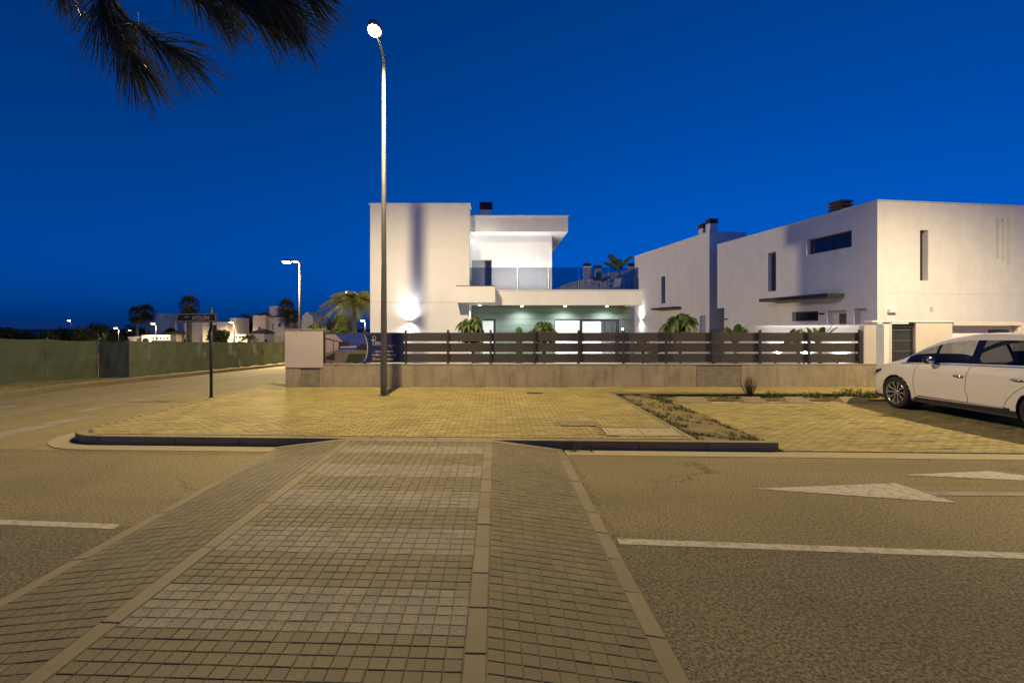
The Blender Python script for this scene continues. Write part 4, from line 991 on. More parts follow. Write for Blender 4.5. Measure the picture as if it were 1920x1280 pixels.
banana('low broad leaved plant left of the tall drooping plant', 1215, 0, 16.3, .5, 6, 15, .5, .1, .35, .9)
# cactus
t = thing('cactus', 'single rounded cactus column above the fence between two plants', 'cactus', (gx(973, 15.8), 15.8, .35))
mb = MB(); hC = gz(612, 15.8)-.35; nr, nz = 24, 40
for j in range(nz+1):
    u = j/nz; zz = hC*u; r0 = .095 if u < .9 else .095*math.sqrt(max(0, 1-((u-.9)/.1)**2))+.002
    for k in range(nr): r_ = r0*(1+.10*(1 if k % 2 else -1)); mb.v.append((r_*math.cos(2*math.pi*k/nr), r_*math.sin(2*math.pi*k/nr), zz))
for j in range(nz):
    for k in range(nr): mb.f.append((j*nr+k, j*nr+(k+1) % nr, (j+1)*nr+(k+1) % nr, (j+1)*nr+k))
mb.build('stem', 'leaf_banana', t)
mb = MB()
for j in range(20):
    for k in range(12):
        a = 2*math.pi*k/12+.13; r_ = .115; p = Vector((r_*math.cos(a), r_*math.sin(a), hC*(.03+.8*j/20))); d = Vector((math.cos(a), math.sin(a), .3))*.025
        mb.add([p, p+Vector((0, 0, .003)), p+d], [(0, 1, 2)])
tag(mb.build('spines', 'drygrass', t), kind='stuff')
# garden spotlight glinting through the plant
t = thing('garden_spotlight', 'small garden spotlight glinting among the leaves above the fence', 'spotlight', (gx(1020, 17), 17, .35))
MB().tube([(0, 0, 0), (0, 0, gz(619, 17)-.35)], .02, 8).build('stake', 'black', t)
hd_ = MB().tube([(0, .04, gz(619, 17)-.35), (0, -.06, gz(617, 17)-.35)], .045, 12).build('head', 'black', t)
MB().ball((0, -.065, gz(617, 17)-.35), (.04, .01, .04), 10, 5).build('lens', 'lens_led', hd_)
light('garden_lamp', 'POINT', t, (0, -.25, gz(617, 17)-.3), 6, LED, .03)
t = thing('garden_spotlight', 'small garden spotlight near the dark jamb at the house end', 'spotlight', (gx(1167, 18), 18, .35))
MB().tube([(0, 0, 0), (0, 0, gz(618, 18)-.35)], .02, 8).build('stake', 'black', t)
hd_ = MB().tube([(0, .05, gz(617, 18)-.35), (0, -.03, gz(617, 18)-.35)], .035, 12).build('head', 'black', t)
MB().ball((0, -.03, gz(617, 18)-.35), (.03, .01, .03), 10, 5).build('lens', 'lens_led', hd_)
# terrace furniture
def chair(label, px, Y, rz):
    t = thing('terrace_chair', label, 'chair', (gx(px, Y), Y, ufl), rz, 'white terrace chairs')
    for sx in (-1, 1):
        MB().tube([(sx*.24, -.22, 0), (sx*.24, -.22, .64), (sx*.24, .2, .64)], .014, 6).build('armrest', 'white', t)
        MB().tube([(sx*.24, .22, 0), (sx*.24, .24, .45), (sx*.24, .32, .85)], .014, 6).build('leg', 'white', t)
    box('seat', 'white', t, -.24, .24, -.22, .24, .42, .45, .008)
    MB().prism([(-.22, .27, .5), (.22, .27, .5), (.22, .34, .85), (-.22, .34, .85)], (0, .015, 0)).build('backrest', 'white', t)
chair('white terrace chair left of the table behind the glass', 1121, 20.9, R(60))
chair('white terrace chair right of the table near the banana plant', 1146, 20.9, R(-70))
t = thing('terrace_table', 'white low table on the roof terrace behind the glass railing', 'table', (gx(1107, 21.3), 21.3, ufl))
box('table_top', 'white', t, -.4, .4, -.35, .35, .70, .73, .006)
for sx in (-1, 1):
    for sy_ in (-1, 1): MB().tube([(sx*.36, sy_*.31, 0), (sx*.36, sy_*.31, .70)], .018, 6).build('leg', 'white', t)

# weeds and spiky plant
rnd.seed(21)
t = thing('broom_plant', 'spiky upright plant against the concrete wall', 'plant', (gx(1405, 12.75), 12.75, .06))
mb = MB(); mb2 = MB()
for k in range(120):
    a = rnd.uniform(0, 6.28); l = rnd.uniform(.3, .62); sp_ = rnd.uniform(.05, .55)
    p = Vector((rnd.uniform(-.05, .05), rnd.uniform(-.05, .05), 0)); d = Vector((math.cos(a)*sp_, math.sin(a)*sp_, 1)).normalized()
    mb.tube([p, p+d*l*.5+Vector((math.cos(a), math.sin(a), 0))*.02, p+d*l], [.004, .003, .001], 3, False)
tag(mb.build('stalks', 'leaf_tree', t), kind='stuff')
def weed(label, px, Y, w, h, n, seed, zb=.05, m='leaf'):
    rnd.seed(seed); t = thing('weed', label, 'weed', (gx(px, Y), Y, zb), 0, 'weeds along the parking bays'); mb = MB(); st = MB()
    for k in range(n):
        a = rnd.uniform(0, 6.28); r = w*math.sqrt(rnd.random()); p = Vector((r*math.cos(a), r*math.sin(a)*.35, 0)); hh = h*rnd.uniform(.3, 1)*(1-.5*(r/w)**2)
        q = p+Vector((rnd.uniform(-.05, .05), rnd.uniform(-.05, .05), hh)); st.tube([p, q], [.003, .002], 3, False)
        for j in range(7):
            c = p.lerp(q, rnd.uniform(.25, 1)); d = Vector((rnd.gauss(0, 1), rnd.gauss(0, 1), rnd.uniform(-.3, .7))).normalized()*rnd.uniform(.025, .055)
            s = d.cross(Vector((rnd.gauss(0, 1), rnd.gauss(0, 1), 1))).normalized()*.013; mb.add([c, c+d*.5+s, c+d, c+d*.5-s], [(0, 1, 2, 3)])
    st.build('stems', m, t); tag(mb.build('leaves', m, t), kind='stuff')
weed('small leafy weed clump right of the spiky plant', 1452, 12.75, .28, .24, 40, 1)
weed('low weed clump behind the third wheel stop', 1525, 12.75, .3, .20, 40, 2)
weed('largest leafy weed clump behind the last wheel stop', 1600, 12.75, .55, .30, 110, 3)
weed('leafy weed clump touching the car front', 1632, 12.7, .3, .24, 50, 4)
weed('sprawling low weed between two wheel stops', 1487, 12.75, .3, .12, 30, 6)
rnd.seed(5)
t = thing('weed', 'thin dry weed growing at the kerb foot beside the crossing', 'weed', (gx(1075, 7.45), 7.45, .01), 0, 'weeds along the parking bays')
mb = MB(); blades(mb, 0, 0, 0, 70, .17, .22, .003); blades(mb, .25, -.02, 0, 40, .06, .25, .003); tag(mb.build('blades', 'grass', t), kind='stuff')

# ------------------------------------------------------------------ green mesh fence
gf = thing('mesh_fence', 'green shade mesh construction fence along the side street', 'fence', (-12.9, 24, g(24)))
runs = [((-17.2, 9.5), (-15.0, 15.0)), ((-15.0, 15.0), (-14.45, 16.5)), ((-14.45, 16.5), (-13.95, 17.9))]
runs += [((-12.95, 18.1+2.6*k), (-12.95, 18.1+2.6*(k+1))) for k in range(11)]
def fz(y): return 1.52-.062*(y-15) if y < 18 else (1.335-.032*(y-18))
def mesh_panel(p, q, m, bulge=.05, name='mesh_panel'):
    nu, nv = 22, 12; mb = MB(); p = Vector((*p, 0)); q = Vector((*q, 0)); d = (q-p).normalized(); n_ = Vector((d.y, -d.x, 0)); ph_ = rnd.uniform(0, 6)
    for j in range(nv+1):
        for i in range(nu+1):
            u, v = i/nu, j/nv; c = p.lerp(q, u); zb = g(c.y)+.13; zt = fz(c.y)-.035*math.sin(u*math.pi)
            w = bulge*(math.sin(u*math.pi)*math.sin(v*math.pi)*.5+.25*math.sin(u*9+v*3+ph_)+.18*math.sin(u*21-v*6+ph_))*math.sin(math.pi*min(1, v*1.1)*.9)
            for vv in (.33, .66): w -= .012*math.exp(-((v-vv)/.03)**2)
            mb.v.append(tuple(c+n_*w+Vector((0, 0, zb+.02*math.sin(u*11+ph_)*(1-v)+(zt-zb)*v))))
    for j in range(nv):
        for i in range(nu): a = j*(nu+1)+i; mb.f.append((a, a+1, a+nu+2, a+nu+1))
    return mb.build(name, m, gf, True, smooth=True)
rnd.seed(31)
for p, q in runs:
    mesh_panel(p, q, 'mesh', .10)
    MB().tube([(p[0]-.03, p[1], g(p[1])), (p[0]-.03, p[1], fz(p[1])+.05)], .02, 8).build('post', 'galv', gf, True)
    dd_ = [(p[0]-.012, p[1], 0), (q[0]-.012, q[1], 0)]
    for vv in (.33, .66):
        e = [Vector((x+.02, y, g(y)+.13+(fz(y)-g(y)-.13)*vv)) for x, y, _ in dd_]
        MB().tube([e[0], e[1]], .004, 5).build('wire', 'galv', gf, True)
tag(mesh_panel((-13.9, 17.92), (-12.97, 18.08), 'meshdark', .06), 'darker slack mesh panel facing the road')
MB().tube([(-13.93, 17.9, .1), (-13.93, 17.9, 1.42)], .022, 8).build('post', 'galv', gf, True)
MB().tube([(-12.96, 18.09, .1), (-12.96, 18.09, 1.40)], .022, 8).build('post', 'galv', gf, True)

# ------------------------------------------------------------------ distant houses
def far_house(label, px, Y): return thing('far_house', label, 'house', (gx(px, Y), Y, g(Y)), 0, 'white houses beyond the green fence')
def fb(h, Y, p0, p1, y0, y1, dep=4, d0=0.0, m='farwhite', name='wall', bev=0):
    return box(name, m, h, gx(p0, Y), gx(p1, Y), Y+d0, Y+d0+dep, gz(y1, Y), gz(y0, Y), bev, True)
def gable(h, Y, p0, p1, ye, yr, dep=4, d0=0.0, prof='x'):
    x0, x1, ze, zr = gx(p0, Y), gx(p1, Y), gz(ye, Y), gz(yr, Y); xm = (x0+x1)/2; a, b = Y+d0-.25, Y+d0+dep+.25
    MB().add([(x0-.3, a, ze), (x1+.3, a, ze), (x1+.3, b, ze), (x0-.3, b, ze), (xm-(x1-x0)*.15, (a+b)/2, zr), (xm+(x1-x0)*.15, (a+b)/2, zr)],
             [(0, 1, 5, 4), (1, 2, 5), (2, 3, 4, 5), (3, 0, 4), (3, 2, 1, 0)]).build('roof', 'rooftile', h, True)
h = far_house('far white house with dark tiled roofs right of the street sign', 520, 58); Y = 58
fb(h, Y, 474, 498, 591, 655); gable(h, Y, 474, 500, 591, 584)
fb(h, Y, 498, 514, 573, 655, 3, 1, m='farwhite'); fb(h, Y, 514, 525, 573, 580, 3, 1)
fb(h, Y, 509, 534, 594, 655, 4, .5); gable(h, Y, 509, 536, 594, 586, 4, .5)
fb(h, Y, 534, 566, 600, 655, 5, 1.5)
MB().prism([(gx(560, Y), Y+1, gz(655, Y)), (gx(581, Y), Y+1, gz(655, Y)), (gx(581, Y), Y+1, gz(594, Y)), (gx(569, Y), Y+1, gz(584, Y)), (gx(560, Y), Y+1, gz(592, Y))], (0, 5, 0)).build('wall', 'farwhite', h, True)
fb(h, Y, 493.5, 518, 624, 655, 2.5, -3); gable(h, Y, 493, 518, 624, 616, 2.5, -3)
for p0, p1, y0, y1, d0 in ((484, 489, 613, 624, -.05), (504, 507.5, 606, 612, .93), (504, 507.5, 613, 618, .93), (519, 523, 606, 612, .44), (519.5, 523, 635, 641, -3.05)):
    w_ = fb(h, Y, p0, p1, y0, y1, .1, d0, 'farshade', 'window'); fb(h, Y, p0-.8, p1+.8, y1, y1+1, .2, d0-.1, 'farwhite', 'sill')
h = far_house('far white house with tall ribbed front behind the street sign', 370, 55); Y = 55
fb(h, Y, 329, 350, 597, 650); fb(h, Y, 357, 377, 597, 650, 3, .3); fb(h, Y, 350.2, 356.8, 600, 650, 2, 1.0)
fb(h, Y, 377.2, 410, 603, 650, 4, 1.5); fb(h, Y, 408, 421, 595, 650, 3, 2.5)
fb(h, Y, 336, 346, 625, 645, 1, -1.5); gable(h, Y, 333, 350, 625, 620, 1.5, -1.6)
fb(h, Y, 382, 392, 609, 618, .1, 1.45, 'farshade', 'window'); fb(h, Y, 346, 349, 636, 642, .1, -.06, 'farshade', 'window')
def arch_wall(h, Y, p0, p1, y0, holes, arch=None):
    fb(h, Y, p0, p1, y0, 655, 1.2)
    for c in holes: MB().tube([(gx(c, Y), Y-.03, gz(y0+6, Y)), (gx(c, Y), Y-.008, gz(y0+6, Y))], .1, 10).build('vent_hole', 'farshade', h, True)
    if arch:
        a, b, t_ = arch; xm, w_, zz = gx((a+b)/2, Y), (gx(b, Y)-gx(a, Y))/2, gz(t_+4, Y)
        pts = [(xm+w_*math.cos(R(q)), Y-.04, zz+.25*math.sin(R(q))) for q in range(0, 181, 15)]+[(xm-w_, Y-.04, zz-.8), (xm+w_, Y-.04, zz-.8)]
        MB().prism(pts, (0, .03, 0)).build('arched_window', 'farshade', h, True)
h = far_house('long low white wall house with round vents beyond the fence', 290, 56); arch_wall(h, 56, 265, 329, 628, [288, 295, 301, 308, 314, 321, 327], (268, 279, 634)); fb(h, 56, 235, 264.8, 631, 655, 1.0, .4); fb(h, 56, 287, 329, 638, 655, .2, -.25, 'farshade', 'dark_strip')
h = far_house('low white house with arched window left of the small palm', 430, 56); arch_wall(h, 56, 404, 437, 625, [], (410, 427, 633)); fb(h, 56, 437.2, 460, 627, 655, 1.0, .4)
for k, c in enumerate((440, 446, 452)): MB().tube([(gx(c, 56), 56.37, gz(632, 56)), (gx(c, 56), 56.39, gz(632, 56))], .12, 10).build('vent_hole', 'farshade', h, True)
h = far_house('pale blocky house far behind the paired palms', 302, 75); fb(h, 75, 280, 318, 600, 655); fb(h, 75, 291, 307, 587, 600); fb(h, 75, 318.2, 330, 596, 655, 3, 1)

# ------------------------------------------------------------------ trees and palms
def tree(label, px, ytop, Y, rx, m, seed, n=1500, zf_=1.0, trunk=True, lobes=7, group='trees beyond the green fence'):
    rnd.seed(seed); X = gx(px, Y); zt_ = gz(ytop, Y); zb = g(Y); rx = rx/F*Y; hh = zt_-zb
    t = thing('tree', label, 'tree', (X, Y, zb), 0, group)
    tr = MB().tube([(0, 0, -.1), (.05, 0, hh*.3), (-.05, .05, hh*.6)], [.16, .12, .05], 7)
    for k in range(5): a = 1.26*k; tr.tube([(0, 0, hh*(.25+.05*k)), (math.cos(a)*rx*.5, math.sin(a)*rx*.4, hh*(.55+.05*k))], [.06, .02], 5)
    tr.build('trunk', 'bark', t)
    L_ = [(rnd.uniform(-.55, .55)*rx, rnd.uniform(-.4, .4)*rx, hh*rnd.uniform(.5, .8), rnd.uniform(.38, .6)) for _ in range(lobes)]
    L_.append((0, 0, hh*.62, .7)); mb = MB()
    for _ in range(n):
        lx, ly, lz, s = rnd.choice(L_); d = Vector((rnd.gauss(0, 1), rnd.gauss(0, 1), rnd.gauss(0, 1))).normalized()*(rnd.random()**.35)
        c = Vector((lx+d.x*rx*s, ly+d.y*rx*s, min(hh*1.02, lz+d.z*hh*.36*s*1.1)))
        if c.z < hh*.12: continue
        u = Vector((rnd.gauss(0, 1), rnd.gauss(0, 1), rnd.gauss(0, 1))).normalized(); v = u.orthogonal().normalized(); q = rnd.uniform(.09, .2)
        mb.add([c-u*q, c-v*q*.6, c+u*q, c+v*q*.6], [(0, 1, 2, 3)])
    tag(mb.build('crown', m, t), kind='stuff')
T = [('dark bushy tree at the left edge beyond the fence', 8, 610, 62, 32, 'leaf_tree'), ('low dark tree second from the left edge', 53, 620, 66, 22, 'leaf_tree'),
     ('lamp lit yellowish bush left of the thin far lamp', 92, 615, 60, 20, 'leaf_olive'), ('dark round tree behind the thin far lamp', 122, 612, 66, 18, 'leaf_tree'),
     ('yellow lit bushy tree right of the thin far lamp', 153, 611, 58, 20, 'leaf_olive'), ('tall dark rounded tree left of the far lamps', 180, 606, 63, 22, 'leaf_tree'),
     ('dark tree between the leftmost far lamps', 214, 614, 66, 20, 'leaf_tree'), ('dark tree behind the paired palms', 252, 608, 70, 30, 'leaf_tree'),
     ('dark tree low behind the bright far lamp', 322, 612, 72, 14, 'leaf_tree'),
     ('dark shrub right of the ribbed white house', 405, 612, 52, 22, 'leaf_tree'), ('broad dark tree left of the tiled roof house', 463, 590, 66, 26, 'leaf_tree'),
     ('dark tree behind the feather palm', 632, 583, 50, 32, 'leaf_tree'), ('dark tree right of the tiled roof house', 598, 604, 68, 24, 'leaf_tree'),
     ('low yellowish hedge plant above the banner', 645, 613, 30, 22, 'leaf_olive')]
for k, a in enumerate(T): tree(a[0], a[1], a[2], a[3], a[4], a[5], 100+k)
def fan_palm(label, px, yc, Y, rpx, seed, group='fan palms beyond the fence', tw=.17):
    rnd.seed(seed); X = gx(px, Y); zc = gz(yc, Y)-g(Y); r = rpx/F*Y
    t = thing('fan_palm', label, 'palm', (X, Y, g(Y)), 0, group)
    MB().tube([(0, 0, -.1), (.03, 0, zc*.4), (0, 0, zc*.8), (0, 0, zc)], [tw*1.3, tw, tw, tw*1.5], 10).build('trunk', 'palmtrunk', t, smooth=True)
    mb = MB()
    for k in range(46):
        a = 2.4*k; e = R(80-150*(k/46)); d = Vector((math.cos(a)*math.cos(e), math.sin(a)*math.cos(e), math.sin(e))); L_ = r*rnd.uniform(.8, 1.05)
        base = Vector((0, 0, zc)); hub = base+d*L_*.5+Vector((0, 0, -.05*r)); mb.tube([base, hub], [.02, .012], 3, False)
        s = d.cross(Vector((0, 0, 1))); s = s.normalized() if s.length > .05 else Vector((1, 0, 0)); up = s.cross(d)
        for j in range(-5, 6):
            b = R(j*15); q = (d*math.cos(b)+s*math.sin(b)); tip = hub+q*L_*.55+Vector((0, 0, -.16*r*(abs(j)/5+.4))); w_ = up.cross(q).normalized()*.045
            mb.add([hub, hub.lerp(tip, .6)+w_, tip, hub.lerp(tip, .6)-w_], [(0, 1, 2, 3)])
    tag(mb.build('crown', 'leaf_palm', t), kind='stuff')
fan_palm('left palm of the pair left of the street sign', 257, 588, 58, 21, 41)
fan_palm('right palm of the pair left of the street sign', 275, 584, 60, 20, 42)
fan_palm('tall palm rising directly behind the street sign', 355, 571, 52, 24, 43, tw=.25)
fan_palm('taller palm in front of the far house with dark tiled roofs', 537, 575, 54, 21, 44)
fan_palm('shorter palm beside the taller one before the tiled roof house', 547, 590, 53, 18, 45)
def feather_palm(label, px, yc, Y, rpx, n, seed, m, group='feather palms', tw=.09, zb=None, trunkm='palmtrunk'):
    rnd.seed(seed); z0 = zb if zb is not None else g(Y); X = gx(px, Y); zc = gz(yc, Y)-z0; r = rpx/F*Y
    t = thing('feather_palm', label, 'palm', (X, Y, z0), 0, group)
    MB().tube([(0, 0, -.05), (.03, 0, zc*.5), (0, 0, zc)], [tw*1.2, tw, tw*.9], 10).build('trunk', trunkm, t, smooth=True)
    for k in range(n):
        a = 2.4*k+rnd.uniform(-.2, .2); e0 = R(78-70*(k/n)); d = Vector((math.cos(a), math.sin(a), 0)); L_ = r*rnd.uniform(.85, 1.15); mb = MB()
        pts = []
        for u in np.linspace(0, 1, 11): pts.append(Vector((0, 0, zc))+d*L_*math.cos(e0)*u*1.05+d*L_*.25*u*u+Vector((0, 0, L_*(math.sin(e0)*u-1.0*u*u*(.55+.5*math.cos(e0))))))
        mb.tube(pts, [.012*(1-.8*u) for u in np.linspace(0, 1, 11)], 4, False)
        for j in range(1, 11):
            c = pts[j]; tg = (pts[j]-pts[j-1]).normalized(); s = Vector((-d.y, d.x, 0))
            for sg_ in (-1, 1):
                for q in range(3):
                    cc = pts[j-1].lerp(c, (q+1)/3); l_ = L_*.34*math.sin(math.pi*min(.97, (j+q/3)/11.5))+.03; tip = cc+s*sg_*l_*.75+tg*l_*.4+Vector((0, 0, -l_*.55)); w_ = tg*.022
                    mb.add([cc-w_, cc+w_, tip], [(0, 1, 2)])
        mb.build('frond', m, t)
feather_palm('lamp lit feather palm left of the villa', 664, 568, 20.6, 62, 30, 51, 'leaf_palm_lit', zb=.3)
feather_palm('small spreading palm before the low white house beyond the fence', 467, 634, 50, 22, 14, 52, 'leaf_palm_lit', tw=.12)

# pine whose branch hangs into the top left corner
rnd.seed(61)
pine = thing('pine_tree', 'pine branch with long drooping needles hanging in from above at top left', 'tree', (-3.3, .5, .1))
MB().tube([(-3.3, .5, 0), (-3.25, .5, 2.0), (-3.2, .55, 3.6), (-3.2, .6, 5.5)], [.2, .17, .15, .1], 12).build('trunk', 'bark', pine, True, smooth=True)
YB = 2.0
mb = MB(); mb.tube([(-3.2, .55, 3.6), (-2.4, 1.2, 3.7), at(300, -190, YB), at(360, -120, YB), at(480, -90, YB+.05)], [.06, .045, .025, .018, .012], 8).build('limb', 'bark', pine, True, smooth=True)
twigs = [([(170, -80), (190, -20), (200, 15), (205, 45)], YB, .95), ([(235, -60), (215, 0), (225, 40), (236, 70)], YB+.06, .95), ([(212, 0), (245, 50), (290, 85), (342, 112)], YB-.05, .95),
         ([(212, 10), (230, 60), (245, 100), (262, 128)], YB-.02, .9), ([(280, -40), (330, -10), (380, 15), (420, 35)], YB+.1, .8), ([(340, -50), (400, -10), (450, 20), (500, 46)], YB, .9),
         ([(400, -50), (460, -10), (510, 20), (552, 50)], YB+.06, .85), ([(450, -60), (510, -30), (555, -8), (590, 5)], YB, .75), ([(110, -60), (125, -30), (132, -10), (135, 5)], YB+.1, .6),
         ([(300, -60), (350, -30), (410, -5), (455, 5)], YB-.08, .8), ([(390, -60), (440, -35), (490, -10), (540, 15)], YB-.06, .85)]
nd = MB()
for pts, y_, s in twigs:
    w = [at(p[0]-12, p[1]-18, y_+.05*math.sin(i*2.1)) for i, p in enumerate(pts)]
    MB().tube(w, [.008, .006, .005, .004], 6).build('twig', 'bark', pine, True, smooth=True)
    for k in range(120):
        u = .3+.7*rnd.random()**.7; i = min(2, int(u*3)); f = u*3-i; b = w[i].lerp(w[i+1], f); ax = (w[i+1]-w[i]).normalized()
        rd = Vector((rnd.gauss(0, 1), rnd.gauss(0, 1), rnd.gauss(0, 1))); rd = (rd-ax*rd.dot(ax)).normalized()
        L_ = .235*s*rnd.uniform(.7, 1.1); d = (ax*.8+rd*rnd.uniform(.1, .9)+Vector((0, 0, -.2))).normalized()
        tip = b+d*L_+Vector((0, 0, -.02)); mid = b+d*L_*.5+Vector((0, 0, .006)); q = d.cross(Vector((0, 1, 0))).normalized()*.0021
        nd.add([b-q, b+q, mid+q, mid-q, tip+q*.5, tip-q*.5], [(0, 1, 2, 3), (3, 2, 4, 5)])
tag(nd.build('needles', 'needle', pine, True), kind='stuff')
#@@CAR

# ------------------------------------------------------------------ parked car
car = thing('parked_car', 'pearl white people carrier parked nose in at the right edge', 'car', (9.88, 12.36-2.43, .018), R(3.6))
def pchip(xs, ys, x):
    xs = np.array(xs, float); ys = np.array(ys, float); h = np.diff(xs); d = np.diff(ys)/h; m = np.zeros(len(xs))
    for i in range(1, len(xs)-1):
        if d[i-1]*d[i] > 0: w1, w2 = 2*h[i]+h[i-1], h[i]+2*h[i-1]; m[i] = (w1+w2)/(w1/d[i-1]+w2/d[i])
    m[0], m[-1] = d[0], d[-1]; k = np.clip(np.searchsorted(xs, x)-1, 0, len(h)-1); t = (x-xs[k])/h[k]
    return (2*t**3-3*t**2+1)*ys[k]+(t**3-2*t**2+t)*h[k]*m[k]+(-2*t**3+3*t**2)*ys[k+1]+(t**3-t**2)*h[k]*m[k+1]
SY = [0, .06, .18, .4, .7, 1.05, 1.5, 2.0, 2.6, 3.2, 3.8, 4.3, 4.65, 4.8, 4.86]
HWt = [.50, .64, .775, .865, .915, .935, .942, .945, .945, .945, .943, .925, .875, .81, .74]
ZB = [.30, .25, .215, .2, .2, .2, .2, .2, .2, .2, .2, .22, .3, .38, .44]
ZBE = [.66, .72, .79, .87, .94, .99, 1.015, 1.035, 1.055, 1.075, 1.095, 1.11, 1.09, 1.03, .98]
ZTP = [.70, .79, .875, .965, 1.055, 1.20, 1.44, 1.61, 1.69, 1.70, 1.68, 1.62, 1.5, 1.22, 1.03]
WTR = [.86, .86, .86, .86, .84, .80, .735, .70, .69, .69, .685, .675, .68, .74, .8]
def sect(y):
    w, zb, zl, zt, wr = (float(pchip(SY, a, y)) for a in (HWt, ZB, ZBE, ZTP, WTR)); wt = w*wr; zr = zt-min(.07, (zt-zl)*.45)
    return [(0, zb), (w*.86, zb), (w*.955, zb+.06), (w*.99, zb+(zl-zb)*.33), (w, zb+(zl-zb)*.55), (w*.992, zb+(zl-zb)*.80), (w*.958, zl),
            ((w*.958+wt)/2+.022*min(1, (zt-zl)/.4), (zl+zr)/2), (wt, zr), (wt*.72, zt-min(.018, (zt-zl)*.2)), (0, zt)]
SUB = 6; NV = 10*SUB
def prof(y):
    c = np.array(sect(y)); out = []
    for i in range(10):
        p0 = c[i-1] if i > 0 else np.array([-c[1][0], c[1][1]]); p1, p2 = c[i], c[i+1]; p3 = c[i+2] if i < 9 else np.array([-c[9][0], c[9][1]])
        for k in range(SUB):
            t = k/SUB
            if i in (0,): out.append(p1+(p2-p1)*t); continue
            out.append(.5*((2*p1)+(-p0+p2)*t+(2*p0-5*p1+4*p2-p3)*t*t+(-p0+3*p1-3*p2+p3)*t**3))
    out.append(c[10]); return np.array(out)
marks = [1.16, 1.80, 1.87, 2.58, 2.74, 3.6, 3.68, 4.36]
st = sorted(set([0, .02, .045]+list(np.round(np.arange(.08, 4.86, .04), 3))+[4.86]+marks))
keep_ = [st[0]]
for s in st[1:]:
    if s in marks:
        if s-keep_[-1] < .018 and keep_[-1] not in marks: keep_[-1] = s
        else: keep_.append(s)
    elif s-keep_[-1] >= .018: keep_.append(s)
st = keep_
G = np.array([[(p[0], y, p[1]) for p in prof(y)] for y in st])      # (ny, nv, 3) right half
WHL = [(.93, .345), (3.81, .345)]; WR = .395
for (wy, wz) in WHL:
    dy = G[:, :, 1]-wy; dz = G[:, :, 2]-wz; rr = np.hypot(dy, dz); v = np.arange(NV+1)[None, :]
    msk = (np.abs(rr-WR) < .021) & (v > SUB*.6) & (v < 6*SUB)
    G[:, :, 1] = np.where(msk, wy+dy/np.maximum(rr, 1e-6)*WR, G[:, :, 1]); G[:, :, 2] = np.where(msk, wz+dz/np.maximum(rr, 1e-6)*WR, G[:, :, 2])
def iy(y): return int(np.argmin([abs(s-y) for s in st]))
wins = [(iy(1.16), iy(1.80)), (iy(1.87), iy(2.58)), (iy(2.74), iy(3.6)), (iy(3.68), iy(4.36))]
V0, V1 = 6*SUB+1, 8*SUB-2
parts = {}
def cls(i, j, sd):
    c = G[i:i+2, j:j+2].reshape(-1, 3).mean(0)
    if SUB*.55 < j < 6*SUB:
        for wy, wz in WHL:
            if math.hypot(c[1]-wy, c[2]-wz) < WR-.004: return None
    if V0 <= j < V1 and iy(1.16) <= i < iy(4.36):
        for k, (a, b) in enumerate(wins):
            if a <= i < b: return ('window', k, sd)
        return ('pillar_trim', sum(i >= b for a, b in wins), sd)
    if iy(1.08) <= i < iy(1.86) and j >= 8*SUB+1: return ('windscreen', 0, 0)
    if iy(4.62) <= i < iy(4.80) and j >= 8*SUB+1: return ('rear_window', 0, 0)
    if j < 4*SUB and (1.34 < c[1] < 3.42) and c[2] < .345+.02*(c[1]-1.34)-max(0, 1.5-c[1])*.5-max(0, c[1]-3.25)*.5: return ('lower_cladding', 0, 0)
    if j < int(2.0*SUB): return ('lower_cladding', 0, 0)
    return ('body', 0, 0)
ny = len(st)
def loc(p, sd): return (p[0]*sd, 2.43-p[1], p[2])
for sd in (-1, 1):
    idx = {}
    for i in range(ny-1):
        for j in range(NV):
            k = cls(i, j, sd)
            if k is None: continue
            d = parts.setdefault(k, (MB(), {}))
            q = [(i, j), (i+1, j), (i+1, j+1), (i, j+1)]
            if sd < 0: q = q[::-1]
            ids = []
            for e in q:
                key = (e[0], e[1], sd if e[1] not in (0, NV) else 0)
                if key not in d[1]: d[1][key] = len(d[0].v); d[0].v.append(loc(G[e[0], e[1]], sd))
                ids.append(d[1][key])
            d[0].f.append(tuple(ids))
bmB = parts[('body', 0, 0)][0]
for i, flip in ((0, False), (ny-1, True)):
    ring = [loc(G[i, j], 1) for j in range(NV+1)]+[loc(G[i, j], -1) for j in range(NV-1, 0, -1)]
    if flip: ring = ring[::-1]
    bmB.poly(ring)
for k, (mb, _) in parts.items():
    nm = k[0]
    mm = {'body': 'carpaint', 'window': 'carglass' if k[1] < 2 else 'darkglass', 'pillar_trim': 'carblack', 'windscreen': 'carglass', 'rear_window': 'darkglass', 'lower_cladding': 'carclad'}[nm]
    o = mb.build({'window': 'side_window'}.get(nm, nm), mm, car, smooth=True)
def surf(y, z, sd=-1, off=.0):                # point on the flank at station y and height z
    p = prof(y); lo = p[SUB:8*SUB]; k = int(np.argmin(np.abs(lo[:, 1]-z))); k = min(max(k, 1), len(lo)-2)
    a, b = (lo[k-1], lo[k]) if lo[k][1] > z else (lo[k], lo[k+1]); t = 0 if b[1] == a[1] else (z-a[1])/(b[1]-a[1]); x = a[0]+(b[0]-a[0])*min(1, max(0, t))
    return Vector(((x+off)*sd, 2.43-y, z))
